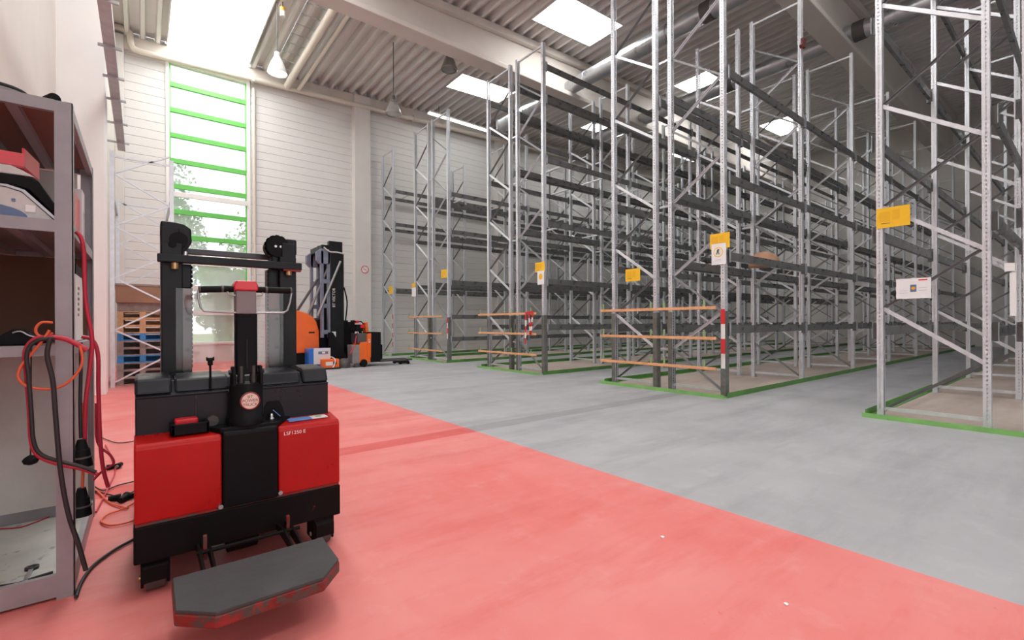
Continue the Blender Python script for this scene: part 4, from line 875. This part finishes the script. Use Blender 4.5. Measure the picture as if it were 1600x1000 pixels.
cable(ORANGE_COIL, .0055, CAB_ORG, 'small orange cord coil on the third shelf')
cable(RED_BIG, .008, CAB_RED, 'red cable hanging low in front of the white lower shelf back')
cable(BLACK_BIG, .008, CAB_BLK, 'black cable paired with the low hanging red cable')
cable(BLACK_LONG, .009, CAB_BLK, 'long black cable hanging from the third shelf down past the front post')
q = thing('plumb_line', 'thin black cord with a small weight hanging inside the shelf', 'cord', THIN[0]); MB().tube(THIN, .003, 6).build('cord', CAB_BLK, q)
e_ = THIN[-1]; MB().lathe([(.006, .03), (.02, .02), (.028, .008), (.022, -.006), (.008, -.012)], e_, 14).build('weight', BLACK, q)
cable(RED_SHORT, .011, CAB_RED, 'short thick red cable end lying over the shelf corner')
cable(RED_TOP, .009, CAB_RED, 'dark red cable running down the right side of the shelf from the second level')
cable(RED_RIGHT, .009, CAB_RED, 'red cable hanging rightmost beside the shelf, over the floor cords')
cable(RED_LOOP, .006, CAB_RED, 'thin red cable curling below the rightmost hanging cable')
q = thing('charging_plug', 'upper black charging plug hanging beside the front shelf post', 'plug', PL1[0]); MB().tube(BLACK_PLUG, .007, 8, spline=4).build('cord', CAB_BLK, q)
def plug(q, a_, b_):
    a_, b_ = Vector(a_), Vector(b_); m_ = a_.lerp(b_, .35); n_ = a_.lerp(b_, .62)
    MB().cyl(a_, m_, .016, .026, 16).cyl(m_, b_, .030, .042, 16).build('plug_body', BLACK, q); MB().cyl(n_, a_.lerp(b_, .68), .040, n=16).build('plug_ring', DKGREY, q)
plug(q, *PL1)
q = thing('charging_plug', 'lower black charging plug hanging by the rear shelf post', 'plug', PL2[0], None); MB().tube(PLUGCORD, .006, 8, spline=4).build('cord', CAB_ORG, q); plug(q, *PL2)
cable(F_BLACK, .008, CAB_BLK, 'thick black cable on the red floor between shelf and truck')
cable(F_BLACK2, .005, CAB_BLK, 'thin black cable on the floor farthest back, reaching the truck')
cable(F_BLACK3, .005, CAB_BLK, 'thin black cable curving behind the floor plugs')
cable(F_BLACK4, .005, CAB_BLK, 'thin black cable running through the floor plugs')
cable(F_ORANGE, .006, CAB_ORG, 'orange cord looping on the floor left of the truck')
cable(F_ORANGE2, .006, CAB_ORG, 'orange cord running straight to the floor plugs')
cable(F_RED, .006, CAB_RED, 'thin red cable lying on the floor behind the shelf')
cable(SH_BLACK, .007, CAB_BLK, 'black cable lying across the shelf floor tray by the wrench')
cable(SH_RED, .004, CAB_RED, 'thin dark red cable at the rear of the shelf floor tray')
for i, (x, y, z) in enumerate(PLUGS):
    lab = ['left plug of the black trio on the floor by the truck', 'middle plug of the black trio on the floor by the truck', 'right plug of the black trio on the floor by the truck',
           'left black plug of the pair farther back on the floor', 'right black plug of the pair farther back on the floor'][i]
    q = thing('mains_plug', lab, 'plug', (x, y, 0), 'black plugs on the floor'); an = i*1.1
    dx, dy = math.cos(an)*.035, math.sin(an)*.035
    MB().cyl((x-dx, y-dy, .024), (x+dx, y+dy, .024), .018, .024, 14).build('plug_body', BLACK, q); MB().cyl((x+dx, y+dy, .024), (x+dx*1.6, y+dy*1.6, .024), .012, n=10).build('plug_face', MIDGREY, q)

for x, y, s_, lab in ((2.361, 1.586, .012, 'tiny white paper scrap on the open red floor right of the truck'), (2.222, .869, .010, 'tiny white scrap on the red floor toward the lower photo edge')):
    tag(MB().prism([(x-s_, y-s_), (x+s_*.6, y-s_*.8), (x+s_, y+s_*.5), (x-.3*s_, y+s_)], 'z', .001, .006).build('paper_scrap', PAPER), lab, 'scrap')
q = thing('rusty_clamp', 'rust coloured clamp high on an upright of the middle rack row', 'clamp', (10.86, 3.86, 6.98)); MB().box(10.84, 10.96, 3.85, 3.905, 7.0, 7.18).bar((10.86, 3.87, 7.05), (10.76, 3.87, 6.96), .05, .07).build('clamp_body', WORN_RED, q)
